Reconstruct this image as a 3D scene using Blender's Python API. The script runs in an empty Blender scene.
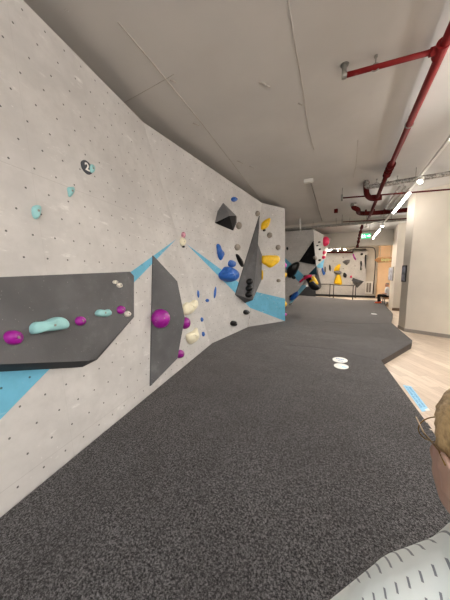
import bpy, bmesh, math, random
from mathutils import Vector, Matrix
random.seed(7)
SC = bpy.context.scene
COL = SC.collection
V = Vector
# ------------------------------------------------------------------ camera
F = 235.0; VPX = 343.0; HY = 275.0
PH = math.atan((300-HY)/F); TH = math.atan((VPX-225)/F*math.cos(PH))
CAM = V((0, 0, 1.75))
FW = V((-math.sin(TH)*math.cos(PH), math.cos(TH)*math.cos(PH), -math.sin(PH)))
RT = V((math.cos(TH), math.sin(TH), 0))
UP = RT.cross(FW)
cd = bpy.data.cameras.new('camera'); co = bpy.data.objects.new('camera', cd); COL.objects.link(co)
cd.sensor_fit = 'HORIZONTAL'; cd.sensor_width = 36; cd.lens = F/450*36; cd.clip_start = 0.02; cd.clip_end = 200
m = Matrix((RT, UP, -FW)).transposed().to_4x4(); m.translation = CAM
co.matrix_world = m
SC.camera = co

def ray(x, y): return FW + RT*((x-225)/F) + UP*((300-y)/F)
class Plane:                                   # a measured surface of the place
    def __init__(s, p, n): s.p = V(p); s.n = V(n).normalized()
    def at(s, x, y, d=0.0):                    # point of the surface (raised by d) seen at a photo position
        r = ray(x, y); t = (s.p + s.n*d - CAM).dot(s.n)/r.dot(s.n); return CAM + r*t
    def foot(s, q): return q - s.n*((q-s.p).dot(s.n))
def through(a, b, c):
    n = (b-a).cross(c-a).normalized()
    if n.dot(CAM-a) < 0: n = -n
    return Plane(a, n)
def Z(x, y, z=0.0): return Plane((0, 0, z), (0, 0, 1)).at(x, y)
def Yp(x, y, Y): return Plane((0, Y, 0), (0, -1, 0)).at(x, y)

# ------------------------------------------------------------------ materials
def lin(c): return tuple(((v/255+0.055)/1.055)**2.4 if v > 10 else v/255/12.92 for v in c)
def new(name):
    mt = bpy.data.materials.new(name); mt.use_nodes = True
    nt = mt.node_tree; return mt, nt, nt.nodes['Principled BSDF'], nt.nodes, nt.links
def noise(nt, vec, scale, detail=3, rough=0.5):
    n = nt.nodes.new('ShaderNodeTexNoise'); n.inputs['Scale'].default_value = scale
    n.inputs['Detail'].default_value = detail; n.inputs['Roughness'].default_value = rough
    if vec is not None: nt.links.new(vec, n.inputs['Vector'])
    return n.outputs['Fac']
def mth(nt, op, a, b=None, clamp=False):
    n = nt.nodes.new('ShaderNodeMath'); n.operation = op; n.use_clamp = clamp
    for i, v in enumerate((a, b)):
        if v is None: continue
        if isinstance(v, (int, float)): n.inputs[i].default_value = v
        else: nt.links.new(v, n.inputs[i])
    return n.outputs[0]
def ss(nt, v, lo, hi):
    n = nt.nodes.new('ShaderNodeMapRange'); n.interpolation_type = 'SMOOTHSTEP'
    nt.links.new(v, n.inputs['Value']); n.inputs['From Min'].default_value = lo; n.inputs['From Max'].default_value = hi
    return n.outputs[0]
def mix(nt, f, a, b):
    n = nt.nodes.new('ShaderNodeMix'); n.data_type = 'RGBA'
    if isinstance(f, (int, float)): n.inputs[0].default_value = f
    else: nt.links.new(f, n.inputs[0])
    for i, v in ((6, a), (7, b)):
        if isinstance(v, tuple): n.inputs[i].default_value = (*v[:3], 1)
        else: nt.links.new(v, n.inputs[i])
    return n.outputs[2]
def bump(nt, h, strength, dist, bs):
    b = nt.nodes.new('ShaderNodeBump'); b.inputs['Strength'].default_value = strength; b.inputs['Distance'].default_value = dist
    nt.links.new(h, b.inputs['Height']); nt.links.new(b.outputs[0], bs.inputs['Normal'])
def coords(nt, kind='Object'):
    n = nt.nodes.new('ShaderNodeTexCoord'); return n.outputs[kind]
def simple(name, rgb, rough=0.6, var=0.12, scale=8, metal=0.0, bmp=0.0, bscale=40, chalk=0.0, spec=0.5, coat=0.0):
    mt, nt, bs, N, L = new(name); c = lin(rgb); oc = coords(nt)
    n = noise(nt, oc, scale)
    col = mix(nt, ss(nt, n, 0.3, 0.7), tuple(v*(1-var) for v in c), tuple(min(1, v*(1+var)) for v in c))
    if chalk:
        k = mth(nt, 'MAXIMUM', mth(nt, 'MULTIPLY', ss(nt, noise(nt, oc, 5, 5, 0.65), 0.55, 0.8), .6), mth(nt, 'MULTIPLY', ss(nt, noise(nt, oc, 60, 2, 0.5), 0.72, 0.76), 3.0))
        col = mix(nt, mth(nt, 'MULTIPLY', k, chalk), col, (0.75, 0.74, 0.72))
    L.new(col, bs.inputs['Base Color'])
    bs.inputs['Roughness'].default_value = rough; bs.inputs['Metallic'].default_value = metal
    bs.inputs['Specular IOR Level'].default_value = spec; bs.inputs['Coat Weight'].default_value = coat
    if bmp: bump(nt, noise(nt, oc, bscale, 4), bmp, 0.01, bs)
    return mt

def wall_mat(name, rgb, holes=True, pitch=0.2):
    """coated plywood climbing wall: staggered bolt holes, chalk smears, panel seams, in metres on UV"""
    mt, nt, bs, N, L = new(name); uv = coords(nt, 'UV'); c = lin(rgb)
    n1 = noise(nt, uv, 1.3, 5, 0.6); n2 = noise(nt, uv, 9, 5, 0.65)
    col = mix(nt, ss(nt, n1, 0.3, 0.7), tuple(v*0.86 for v in c), tuple(min(1, v*1.05) for v in c))
    col = mix(nt, mth(nt, 'MULTIPLY', ss(nt, n2, 0.4, 0.75), 0.45), col, tuple(v*0.8 for v in c))
    st = N.new('ShaderNodeMapping'); L.new(uv, st.inputs['Vector']); st.inputs['Rotation'].default_value = (0, 0, 0.9); st.inputs['Scale'].default_value = (1, 3.0, 1)
    k = mth(nt, 'MULTIPLY', ss(nt, noise(nt, st.outputs[0], 2.6, 6, 0.7), 0.57, 0.72), 0.7)
    col = mix(nt, k, col, (0.78, 0.77, 0.75))
    k2 = mth(nt, 'MULTIPLY', ss(nt, noise(nt, uv, 34, 2), 0.72, 0.76), 0.6)
    col = mix(nt, k2, col, (0.8, 0.79, 0.77))
    sp = N.new('ShaderNodeSeparateXYZ'); L.new(uv, sp.inputs[0])
    if holes:
        # staggered lattice: rows 0.2 m apart, every other row shifted half a pitch
        b = mth(nt, 'DIVIDE', sp.outputs[1], pitch); a = mth(nt, 'SUBTRACT', mth(nt, 'DIVIDE', sp.outputs[0], pitch), mth(nt, 'MULTIPLY', b, .5))
        b = mth(nt, 'SUBTRACT', mth(nt, 'FRACT', b), 0.5); a = mth(nt, 'SUBTRACT', mth(nt, 'FRACT', mth(nt, 'ADD', a, 100)), 0.5)
        a = mth(nt, 'ADD', a, mth(nt, 'MULTIPLY', b, .5))
        d = mth(nt, 'SQRT', mth(nt, 'ADD', mth(nt, 'MULTIPLY', a, a), mth(nt, 'MULTIPLY', b, b)))
        hole = mth(nt, 'LESS_THAN', d, 0.044)
        col = mix(nt, mth(nt, 'MULTIPLY', hole, 0.8), col, (0.035, 0.035, 0.035))
    s = mth(nt, 'ABSOLUTE', mth(nt, 'SUBTRACT', mth(nt, 'FRACT', mth(nt, 'DIVIDE', mth(nt, 'SUBTRACT', sp.outputs[1], 1.40), 2.5)), 0.5))
    seam = mth(nt, 'LESS_THAN', s, 0.0011)
    s2 = mth(nt, 'ABSOLUTE', mth(nt, 'SUBTRACT', mth(nt, 'FRACT', mth(nt, 'DIVIDE', sp.outputs[0], 1.25)), 0.5))
    seam2 = mth(nt, 'LESS_THAN', s2, 0.0016)
    col = mix(nt, mth(nt, 'MULTIPLY', seam, 0.2), col, (0.12, 0.11, 0.1))
    col = mix(nt, mth(nt, 'MULTIPLY', seam2, 0.10), col, (0.12, 0.11, 0.1))
    L.new(col, bs.inputs['Base Color']); bs.inputs['Roughness'].default_value = 0.8
    bs.inputs['Specular IOR Level'].default_value = 0.25
    bump(nt, noise(nt, uv, 55, 3), 0.15, 0.004, bs)
    return mt

M = {}
M['wall'] = wall_mat('coated wall', (202, 200, 198))
M['stripe'] = wall_mat('blue wall paint', (112, 184, 214))
M['backwall'] = wall_mat('far wall coating', (200, 197, 193))
def plaster(name, rgb, var=0.05):
    return simple(name, rgb, 0.9, var, 1.1, bmp=0.12, bscale=30, spec=0.2)
M['pillar'] = plaster('cream plaster', (216, 207, 193))
M['grey_plaster'] = plaster('grey plaster', (176, 170, 164))
M['peach'] = plaster('peach plaster', (236, 200, 160))
M['concrete'] = plaster('painted beam', (196, 190, 180))
def ceiling_mat():
    mt, nt, bs, N, L = new('painted concrete ceiling'); oc = coords(nt); c = lin((200, 197, 193))
    col = mix(nt, ss(nt, noise(nt, oc, 0.5, 4, 0.6), 0.3, 0.7), tuple(v*0.93 for v in c), tuple(v*1.05 for v in c))
    L.new(col, bs.inputs['Base Color']); bs.inputs['Roughness'].default_value = 0.75; bs.inputs['Specular IOR Level'].default_value = 0.3
    bl = ss(nt, noise(nt, oc, 3.3, 6, 0.7), 0.68, 0.74)
    h = mth(nt, 'ADD', mth(nt, 'MULTIPLY', bl, 0.7), mth(nt, 'MULTIPLY', noise(nt, oc, 0.9, 3), 0.6))
    bump(nt, h, 0.35, 0.03, bs); return mt
M['ceiling'] = ceiling_mat()
M['sealant'] = simple('joint sealant', (178, 171, 162), 0.7, 0.1, 6, bmp=0.6, bscale=25)
def carpet_mat():
    mt, nt, bs, N, L = new('charcoal needle felt carpet'); oc = coords(nt)
    f = noise(nt, oc, 300, 2, 0.7); g = noise(nt, oc, 75, 4, 0.8); w = noise(nt, oc, 2.0, 3)
    fg = mth(nt, 'ADD', mth(nt, 'MULTIPLY', f, 0.4), mth(nt, 'MULTIPLY', g, 0.6))
    col = mix(nt, ss(nt, fg, 0.45, 0.62), (0.005, 0.005, 0.006), (0.20, 0.196, 0.204))
    col = mix(nt, mth(nt, 'MULTIPLY', ss(nt, w, 0.35, 0.7), 0.25), col, (0.03, 0.028, 0.028))
    L.new(col, bs.inputs['Base Color']); bs.inputs['Roughness'].default_value = 1.0; bs.inputs['Specular IOR Level'].default_value = 0.1
    bs.inputs['Sheen Weight'].default_value = 0.2; bs.inputs['Sheen Roughness'].default_value = 0.5
    bs.inputs['Sheen Tint'].default_value = (0.74, 0.69, 0.67, 1)
    st = N.new('ShaderNodeMapping'); L.new(oc, st.inputs['Vector']); st.inputs['Rotation'].default_value = (0, 0, 0.12); st.inputs['Scale'].default_value = (0.55, 1.0, 1)
    h = mth(nt, 'ADD', mth(nt, 'MULTIPLY', noise(nt, st.outputs[0], 1.7, 2), 1.0), mth(nt, 'MULTIPLY', f, 0.08))
    bump(nt, h, 0.4, 0.05, bs); return mt
M['carpet'] = carpet_mat()
M['mat_edge'] = simple('dark vinyl mat edge', (58, 52, 50), 0.6, 0.1, 5)
def wood_floor():
    mt, nt, bs, N, L = new('pale oak vinyl planks'); oc = coords(nt)
    mp = N.new('ShaderNodeMapping'); L.new(oc, mp.inputs['Vector']); mp.inputs['Rotation'].default_value = (0, 0, math.radians(62))
    br = N.new('ShaderNodeTexBrick'); L.new(mp.outputs[0], br.inputs['Vector'])
    br.inputs['Scale'].default_value = 1; br.inputs['Brick Width'].default_value = 1.2; br.inputs['Row Height'].default_value = 0.18
    br.inputs['Mortar Size'].default_value = 0.002; br.inputs['Mortar'].default_value = (*lin((150, 130, 112)), 1)
    br.inputs['Color1'].default_value = (*lin((216, 200, 182)), 1); br.inputs['Color2'].default_value = (*lin((196, 178, 160)), 1)
    br.offset = 0.37
    st = N.new('ShaderNodeMapping'); L.new(mp.outputs[0], st.inputs['Vector']); st.inputs['Scale'].default_value = (1.2, 14, 1)
    g = noise(nt, st.outputs[0], 2.5, 5, 0.6)
    col = mix(nt, mth(nt, 'MULTIPLY', ss(nt, g, 0.42, 0.68), 0.45), br.outputs['Color'], lin((164, 143, 124)))
    L.new(col, bs.inputs['Base Color']); bs.inputs['Roughness'].default_value = 0.45; bs.inputs['Specular IOR Level'].default_value = 0.4
    return mt
M['wood'] = wood_floor()
M['volume'] = simple('dark grey grit volume', (92, 92, 94), 0.75, 0.15, 2.5, bmp=0.2, bscale=90, chalk=0.12, spec=0.35)
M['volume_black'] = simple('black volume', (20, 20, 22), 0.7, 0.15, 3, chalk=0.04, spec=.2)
M['volume_side'] = simple('near black volume edge', (36, 40, 46), 0.7, 0.1, 3)  # near black tone for downward volume faces and the counter body
M['volume_grey'] = simple('mid grey volume', (112, 112, 114), 0.7, 0.15, 3, bmp=0.2, bscale=60, chalk=0.3)
M['purple'] = simple('purple hold resin', (150, 16, 142), 0.38, 0.15, 12, chalk=0.18)
M['mint'] = simple('mint hold resin', (148, 200, 202), 0.55, 0.08, 10, bmp=0.2, bscale=60, chalk=0.15)
M['cream'] = simple('cream hold resin', (232, 226, 200), 0.6, 0.06, 10, bmp=0.3, bscale=30)
M['white_hold'] = simple('chalky white hold resin', (214, 210, 200), 0.7, 0.15, 30, bmp=0.3)
M['blue'] = simple('blue hold resin', (24, 92, 178), 0.5, 0.15, 10, chalk=0.3)
M['yellow'] = simple('yellow hold resin', (244, 196, 12), 0.5, 0.08, 10)
M['grey_hold'] = simple('warm grey hold resin', (146, 138, 128), 0.7, 0.12, 14, bmp=0.3)
M['black_hold'] = simple('black hold resin', (15, 15, 17), 0.35, 0.2, 10, spec=.35)
M['pink'] = simple('pink hold resin', (232, 40, 96), 0.5, 0.1, 10)
M['chalk_pink'] = simple('chalked pink hold resin', (196, 140, 156), 0.7, 0.3, 30)
M['magenta'] = simple('magenta hold resin', (206, 70, 180), 0.5, 0.1, 10)
M['red_pipe'] = simple('red sprinkler enamel', (126, 18, 20), 0.65, 0.1, 4, spec=.3)
M['dark_red'] = simple('dark red primer', (78, 18, 17), 0.8, 0.15, 4, spec=.15)
M['foil'] = simple('crinkled aluminium foil', (150, 147, 142), 0.3, 0.55, 28, metal=0.8, bmp=1.0, bscale=30)
M['steel'] = simple('galvanised steel', (150, 148, 142), 0.45, 0.15, 12, metal=0.7)
M['conduit'] = simple('grey plastic conduit', (142, 138, 130), 0.6, 0.08, 5)
M['black_metal'] = simple('black powder coat', (26, 26, 28), 0.5, 0.1, 6)
M['dark_void'] = simple('dark shadow gap lining', (30, 28, 27), 0.9, 0.1, 6)  # shade of the gap above the climbing walls, put into the colour
M['white_plastic'] = simple('white plastic', (222, 220, 214), 0.45, 0.04, 6)
M['green_sign'] = None
M['brown_wood'] = simple('brown stained board', (150, 104, 58), 0.6, 0.2, 10)
M['pale_letters'] = simple('pale green lettering', (208, 222, 150), 0.6, 0.05, 10)
M['base_grey'] = simple('grey skirting', (150, 142, 134), 0.6, 0.08, 6)
M['base_brown'] = simple('brown skirting', (120, 98, 78), 0.6, 0.08, 6)
M['sticker_blue'] = simple('light blue sticker film', (140, 200, 232), 0.5, 0.05, 20)
M['sticker_ink'] = simple('blue sticker ink', (70, 128, 186), 0.6, 0.08, 20)
M['sticker_white'] = simple('white sticker film', (216, 220, 218), 0.6, 0.02, 20)
M['badge'] = simple('dark slate plate', (66, 70, 78), 0.6, 0.08, 10)
M['paper'] = simple('white print', (236, 234, 230), 0.6, 0.03, 10)
M['poster'] = simple('mottled photo print', (150, 152, 170), 0.4, 0.6, 5)
M['skin'] = None
def emis(name, rgb, st):
    mt, nt, bs, N, L = new(name); bs.inputs['Base Color'].default_value = (*rgb, 1)
    bs.inputs['Emission Color'].default_value = (*rgb, 1); bs.inputs['Emission Strength'].default_value = st
    n = noise(nt, coords(nt), 3); L.new(mth(nt, 'ADD', mth(nt, 'MULTIPLY', n, 0.1), 0.3), bs.inputs['Roughness']); return mt
M['tube'] = emis('lit diffuser', (1.0, 0.95, 0.89), 20)
M['fill_pendant'] = emis('lit pendant diffuser', (1.0, 0.97, 0.93), 20)  # glow of the added fill lamps
M['spot_glow'] = emis('lit spot lens', (1.0, 0.92, 0.8), 40)
M['warm_glow'] = emis('warm lit spot lens', (1.0, 0.8, 0.5), 45)
M['green_sign'] = emis('backlit green', (0.02, 0.42, 0.16), 1.0)
M['sign_white'] = emis('backlit white', (0.9, 1.0, 0.92), 1.0)
def glass_mat():
    mt, nt, bs, N, L = new('clear lens'); bs.inputs['Base Color'].default_value = (1, 1, 1, 1)
    bs.inputs['Transmission Weight'].default_value = 1; bs.inputs['IOR'].default_value = 1.03
    L.new(mth(nt, 'MULTIPLY', noise(nt, coords(nt), 5), 0.02), bs.inputs['Roughness']); return mt
M['lens'] = glass_mat()

# ------------------------------------------------------------------ mesh helpers
def tag(o, label=None, cat=None, group=None, kind=None):
    if label: o['label'] = label
    if cat: o['category'] = cat
    if group: o['group'] = group
    if kind: o['kind'] = kind
    return o
def rootloc(p):
    return V((0, 0, 0)) if p is None else (p.location + rootloc(p.parent))
def link(name, me, mt, parent=None, origin=None, smooth=False):
    """me in world coordinates; stored relative to its thing"""
    o = bpy.data.objects.new(name, me); COL.objects.link(o)
    if parent is not None:
        me.transform(Matrix.Translation(-rootloc(parent))); o.parent = parent
    elif origin is not None:
        me.transform(Matrix.Translation(-V(origin))); o.location = origin
    for x in (mt if isinstance(mt, (list, tuple)) else [mt]): me.materials.append(x)
    if smooth:
        for p in me.polygons: p.use_smooth = True
    me.update(); return o
def empty(name, loc):
    o = bpy.data.objects.new(name, None); COL.objects.link(o); o.location = V(loc); o.empty_display_size = 0.1; return o
def thing(name, loc, label, cat, group=None):
    return tag(empty(name, loc), label, cat, group)
def bm_mesh(bm, name='mesh'):
    bmesh.ops.recalc_face_normals(bm, faces=bm.faces)
    me = bpy.data.meshes.new(name); bm.to_mesh(me); bm.free(); return me
def box_bm(bm, c, s, rot=None, bev=0.0):
    r = bmesh.ops.create_cube(bm, size=1); vs = r['verts']
    mt = Matrix.Translation(V(c)) @ (rot.to_4x4() if rot else Matrix.Identity(4)) @ Matrix.Diagonal((*s, 1))
    bmesh.ops.transform(bm, matrix=mt, verts=vs)
    if bev:
        es = list({e for v in vs for e in v.link_edges}); bmesh.ops.bevel(bm, geom=es, offset=bev, segments=2, affect='EDGES', profile=0.5)
def box(name, c, s, mt, parent=None, rot=None, bev=0.0, origin=None):
    bm = bmesh.new(); box_bm(bm, c, s, rot, bev); return link(name, bm_mesh(bm), mt, parent, origin or (c if parent is None else None))
def cyl_bm(bm, a, b, r1, r2=None, seg=16):
    a = V(a); b = V(b); d = b-a; r2 = r1 if r2 is None else r2
    q = d.to_track_quat('Z', 'Y').to_matrix().to_4x4()
    bmesh.ops.create_cone(bm, cap_ends=True, segments=seg, radius1=r1, radius2=r2, depth=d.length, matrix=Matrix.Translation((a+b)/2) @ q)
def smooth_curve(pts, n=6, closed=False):
    out = []; k = len(pts)
    rng = range(k) if closed else range(k-1)
    for i in rng:
        if closed: p0, p1, p2, p3 = pts[i-1], pts[i], pts[(i+1) % k], pts[(i+2) % k]
        else: p0, p1, p2, p3 = pts[max(i-1, 0)], pts[i], pts[i+1], pts[min(i+2, k-1)]
        for j in range(n):
            t = j/n
            out.append(0.5*((2*p1)+(p2-p0)*t+(2*p0-5*p1+4*p2-p3)*t*t+(3*p1-p0-3*p2+p3)*t*t*t))
    if not closed: out.append(pts[-1])
    return out
def tube_bm(bm, pts, r, seg=12):
    pts = [V(p) for p in pts]; rings = []; ref = None
    for i, p in enumerate(pts):
        d = (pts[min(i+1, len(pts)-1)]-pts[max(i-1, 0)]).normalized()
        if ref is None: ref = d.orthogonal().normalized()
        u = (ref-d*ref.dot(d)).normalized(); ref = u; w = d.cross(u)
        rr = r[i] if isinstance(r, (list, tuple)) else r
        rings.append([bm.verts.new(p+(u*math.cos(a)+w*math.sin(a))*rr) for a in [2*math.pi*k/seg for k in range(seg)]])
    for A, B in zip(rings, rings[1:]):
        for k in range(seg): bm.faces.new((A[k], A[(k+1) % seg], B[(k+1) % seg], B[k]))
    bm.faces.new(rings[0]); bm.faces.new(rings[-1])
def tube(name, pts, r, mt, parent=None, seg=12, origin=None):
    bm = bmesh.new(); tube_bm(bm, pts, r, seg); return link(name, bm_mesh(bm), mt, parent, origin or (pts[0] if parent is None else None), smooth=True)
def hull_bm(bm, pts):
    vs = [bm.verts.new(p) for p in pts]
    r = bmesh.ops.convex_hull(bm, input=vs)
    dead = [g for g in r['geom_interior'] if isinstance(g, bmesh.types.BMVert)]
    if dead: bmesh.ops.delete(bm, geom=dead, context='VERTS')
def prism_bm(bm, poly, z0, z1):
    a = [bm.verts.new((p[0], p[1], z0)) for p in poly]; b = [bm.verts.new((p[0], p[1], z1)) for p in poly]
    bm.faces.new(a); bm.faces.new(b); k = len(a)
    for i in range(k): bm.faces.new((a[i], a[(i+1) % k], b[(i+1) % k], b[i]))
def prism(name, poly, z0, z1, mt, parent=None, origin=None, bev=0):
    bm = bmesh.new(); prism_bm(bm, poly, z0, z1)
    if bev:
        es = [e for e in bm.edges if abs(e.verts[0].co.z-z1) < 1e-4 and abs(e.verts[1].co.z-z1) < 1e-4]
        bmesh.ops.bevel(bm, geom=es, offset=bev, segments=3, affect='EDGES', profile=0.5)
    me = bm_mesh(bm); return link(name, me, mt, parent, origin or ((*poly[0][:2], z0) if parent is None else None))
def structure(o): o['kind'] = 'structure'; return o

# ------------------------------------------------------------------ measured surfaces
a0 = Z(0, 515); ab = Z(211.5, 343); bc = Z(248, 326.6); c1 = Z(285, 321)
at = Z(23, 0, 4.2)
A = through(a0, ab, at); abt = A.at(143, 122)
B = through(ab, abt, bc); bct = B.at(262, 203)
C = through(bc, bct, c1); c1t = C.at(285, 208.5)

def wall_faces(name, faces, mats, label=None, thick=0.0):
    """faces: (plane, points, material index, lift). UVs are metres along the surface, shared over creases"""
    bm = bmesh.new(); uvl = bm.loops.layers.uv.new('UVMap')
    for pl, pts, mi, lift, u0 in faces:
        n = pl.n; up = (V((0, 0, 1))-n*n.z).normalized(); ri = up.cross(n).normalized()
        vs = [bm.verts.new(p+n*lift) for p in pts]; f = bm.faces.new(vs); f.material_index = mi
        for lp in f.loops:
            q = lp.vert.co-pl.p; lp[uvl].uv = (q.dot(ri)+u0, lp.vert.co.z)
    f0 = [f for f in bm.faces]
    for f in f0:
        f.normal_update()
    me = bpy.data.meshes.new(name); bm.to_mesh(me); bm.free()
    o = link(name, me, mats, None, (0, 0, 0)); structure(o); return o
# wall A is carried on behind the camera
aD = (a0-ab); back = a0+aD.normalized()*4.5
tdir = (at-abt).normalized(); backt = at+tdir*5.5
S = 0.003
def lower(p, pl, dz):                          # follow the wall's slope down to the hall floor
    up = (V((0, 0, 1))-pl.n*pl.n.z).normalized(); return p-up*(dz/up.z)
g1 = 0.15
def down(p): return V((p.x, p.y, -g1))
wl = [(A, [lower(back, A, .15), lower(ab, A, .15), abt, backt], 0, 0, 0.02),
      (B, [lower(ab, B, .15), lower(bc, B, .15), bct, abt], 0, 0, 0.07),
      (C, [lower(bc, C, .15), lower(c1, C, .15), c1t, bct], 0, 0, 0.03)]
wl += [(A, [A.at(176, 239.3), A.at(130.5, 272), A.at(-60, 409), A.at(-60, 481)], 1, S, 0.02),
       (B, [B.at(186.4, 244), B.at(252.1, 292.3), B.at(250, 307.8)], 1, S, 0.07),
       (C, [C.at(252.1, 291), C.at(285, 298.6), C.at(285, 321), C.at(249.9, 307.8)], 1, S, 0.03)]
for nm_, pick in (('wall_left', A), ('wall_left_middle', B), ('wall_left_end', C)):
    wall_faces(nm_, [f for f in wl if f[0] is pick], [M['wall'], M['stripe']])
# the wall's return behind its free end, its top edge and lining coloured dark as gap shade
ret = V((-0.95, 0.75, 0)).normalized()
r0 = c1+ret*1.6; r1 = c1t+ret*1.6
R = through(lower(c1, C, .15), r0, c1t)
bm = bmesh.new()
def quad(bm, *p):
    return bm.faces.new([bm.verts.new(q) for q in p])
quad(bm, down(c1), V((r0.x, r0.y, -.15)), V((r1.x, r1.y, c1t.z)), c1t)
link('wall_left_return', bm_mesh(bm), M['wall'], None, (0, 0, 0))['kind'] = 'structure'
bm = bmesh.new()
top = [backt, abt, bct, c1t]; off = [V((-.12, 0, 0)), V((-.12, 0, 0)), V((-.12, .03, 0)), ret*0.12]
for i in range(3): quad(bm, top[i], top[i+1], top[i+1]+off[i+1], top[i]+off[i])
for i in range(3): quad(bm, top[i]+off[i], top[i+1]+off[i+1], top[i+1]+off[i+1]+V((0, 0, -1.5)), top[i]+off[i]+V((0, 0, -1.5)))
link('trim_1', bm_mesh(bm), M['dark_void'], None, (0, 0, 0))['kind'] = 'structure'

CZ = 4.4
# hall floor, ceiling, plain outer walls
structure(box('floor', (2.5, 11, -.20), (14, 34, .1), M['wood']))
structure(box('ceiling', (2.5, 11, CZ+.1), (14, 34, .2), M['ceiling']))
structure(box('wall_left_outer', (-4.35, 11, 2.1), (.2, 34, 4.7), M['grey_plaster']))
structure(box('wall_far_outer', (2.5, 24.1, 2.1), (14, .2, 4.7), M['concrete']))
structure(box('wall_right_outer', (9.4, 11, 2.1), (.2, 34, 4.7), M['pillar']))

# ceiling joints
def seam(i, pts, w=0.012):
    P = [Z(x, y, CZ-0.001) for x, y in pts]
    bm = bmesh.new(); tube_bm(bm, P, w, 6)
    structure(link('trim_%d' % i, bm_mesh(bm), M['sealant'], None, P[0], True))
seam(2, [(118, 22), (150, 60), (200, 121), (240, 173), (266, 207)], .008)
seam(3, [(288, 0), (296, 50), (303, 90), (308, 128), (314, 150)], .007)
seam(4, [(120, 105), (168, 78), (174, 74)], .004)
seam(5, [(358, 140), (356, 165), (353, 178)], .005)
for k, (x, y, a) in enumerate([(262, 83, 3), (268, 86, 2), (173, 81, 3), (196, 124, 3), (240, 162, 3), (252, 167, 2.5), (300, 104, 2)]):
    seam(6+k, [(x-a, y-a*.4), (x, y), (x+a, y+a*.5)], .012)

# ------------------------------------------------------------------ mats
m6, m7b, m5, m4, m3 = Z(380.3, 360.3), Z(417.6, 411), Z(411.5, 343), Z(412.3, 340), Z(391, 322.7)
dr = (m7b-m6).normalized(); far = m6+dr*9
matpoly = [far, m6, m5, m4, m3, V((2.10, 12.77, 0)), V((2.14, 13.26, 0)), V((2.26, 16.4, 0)), V((2.75, 18.6, 0)), V((1.9, 19.3, 0)), V((.7, 18.95, 0)), V((-1.6, 20.4, 0)), V((-4.1, 21.4, 0)),
           V((-4.1, 9.0, 0)), r0+V((0.02, .02, 0)), c1+V((.01, -.005, 0)), bc+V((.015, 0, 0)), ab+V((.015, 0, 0)), back+V((.015, 0, 0))]
o = prism('landing_mat', [(p.x, p.y) for p in matpoly], -.15, 0, [M['carpet'], M['mat_edge']], bev=0.015)
for p in o.data.polygons:
    if abs(p.normal.z) < .2: p.material_index = 1
tag(o, 'charcoal carpeted bouldering mat covering the floor below the climbing walls', 'mat')
# seam ridge across the mat
def strip(name, P, w, t, mt):
    bm = bmesh.new(); tube_bm(bm, [p+V((0, 0, -w*.6)) for p in P], w, 8); return link(name, bm_mesh(bm), mt, o, None, True)
strip('seam', smooth_curve([m3+V((-.02, 0, 0)), Z(374, 323.6), Z(350, 323.2), Z(325, 321.5)], 4), .012, 0, M['carpet'])
strip('seam', smooth_curve([m6+V((-.02, .0, 0)), Z(360, 356), Z(330, 349), Z(290, 345)], 4), .008, 0, M['carpet'])

# ------------------------------------------------------------------ right-hand walls
p1c = Z(404.5, 331.5, -.15); p1l = Z(398, 328, -.15); p1r = Z(450, 338.3, -.15)
dd = (p1r-p1c).normalized(); p1e = p1c+dd*2.6
structure(prism('wall_right', [(p1c.x, p1c.y), (p1l.x, p1l.y), (p1l.x+.9, p1l.y+.6), (p1e.x, p1e.y+1.2), (p1e.x, p1e.y)], -.15, CZ, [M['pillar']]))
q = [p1l+V((-.015, .0, 0)), p1c+V((-.015, -.015, 0)), p1e+V((0, -.015, 0))]
structure(prism('baseboard_right', [(q[0].x, q[0].y), (q[1].x, q[1].y), (q[2].x, q[2].y), (p1e.x, p1e.y+.01), (p1c.x+.02, p1c.y+.02), (p1l.x+.02, p1l.y)], -.15, -.04, M['base_grey']))
p2c = Z(392.3, 310.5, -.15); p2l = V((2.53, 16.96, -.15))
structure(prism('wall_right_far', [(p2c.x, p2c.y), (p2l.x, p2l.y), (5.5, 16.9), (5.5, p2c.y)], -.15, CZ, M['pillar']))
structure(prism('baseboard_right_far', [(p2c.x-.015, p2c.y-.02), (p2c.x-.015, p2c.y+.02), (5.5, p2c.y+.02), (5.5, p2c.y-.02)], -.15, .0, M['base_brown']))
structure(prism('wall_far_right', [(2.52, 22.6), (2.52, 23.4), (6, 23.4), (6, 22.6)], -.15, CZ, M['peach']))
structure(prism('baseboard_far_right', [(2.5, 22.58), (2.5, 22.65), (6, 22.65), (6, 22.58)], -.15, -.04, M['base_grey']))
# beams
structure(box('trim_20', (-.6, 13.35, 4.30), (7.2, .35, .22), M['concrete']))
structure(box('trim_21', (0.5, 17.15, 3.97), (9.4, .4, .9), M['concrete']))
structure(box('trim_22', (-.6, 20.5, 4.25), (7.2, .35, .3), M['concrete']))

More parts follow.
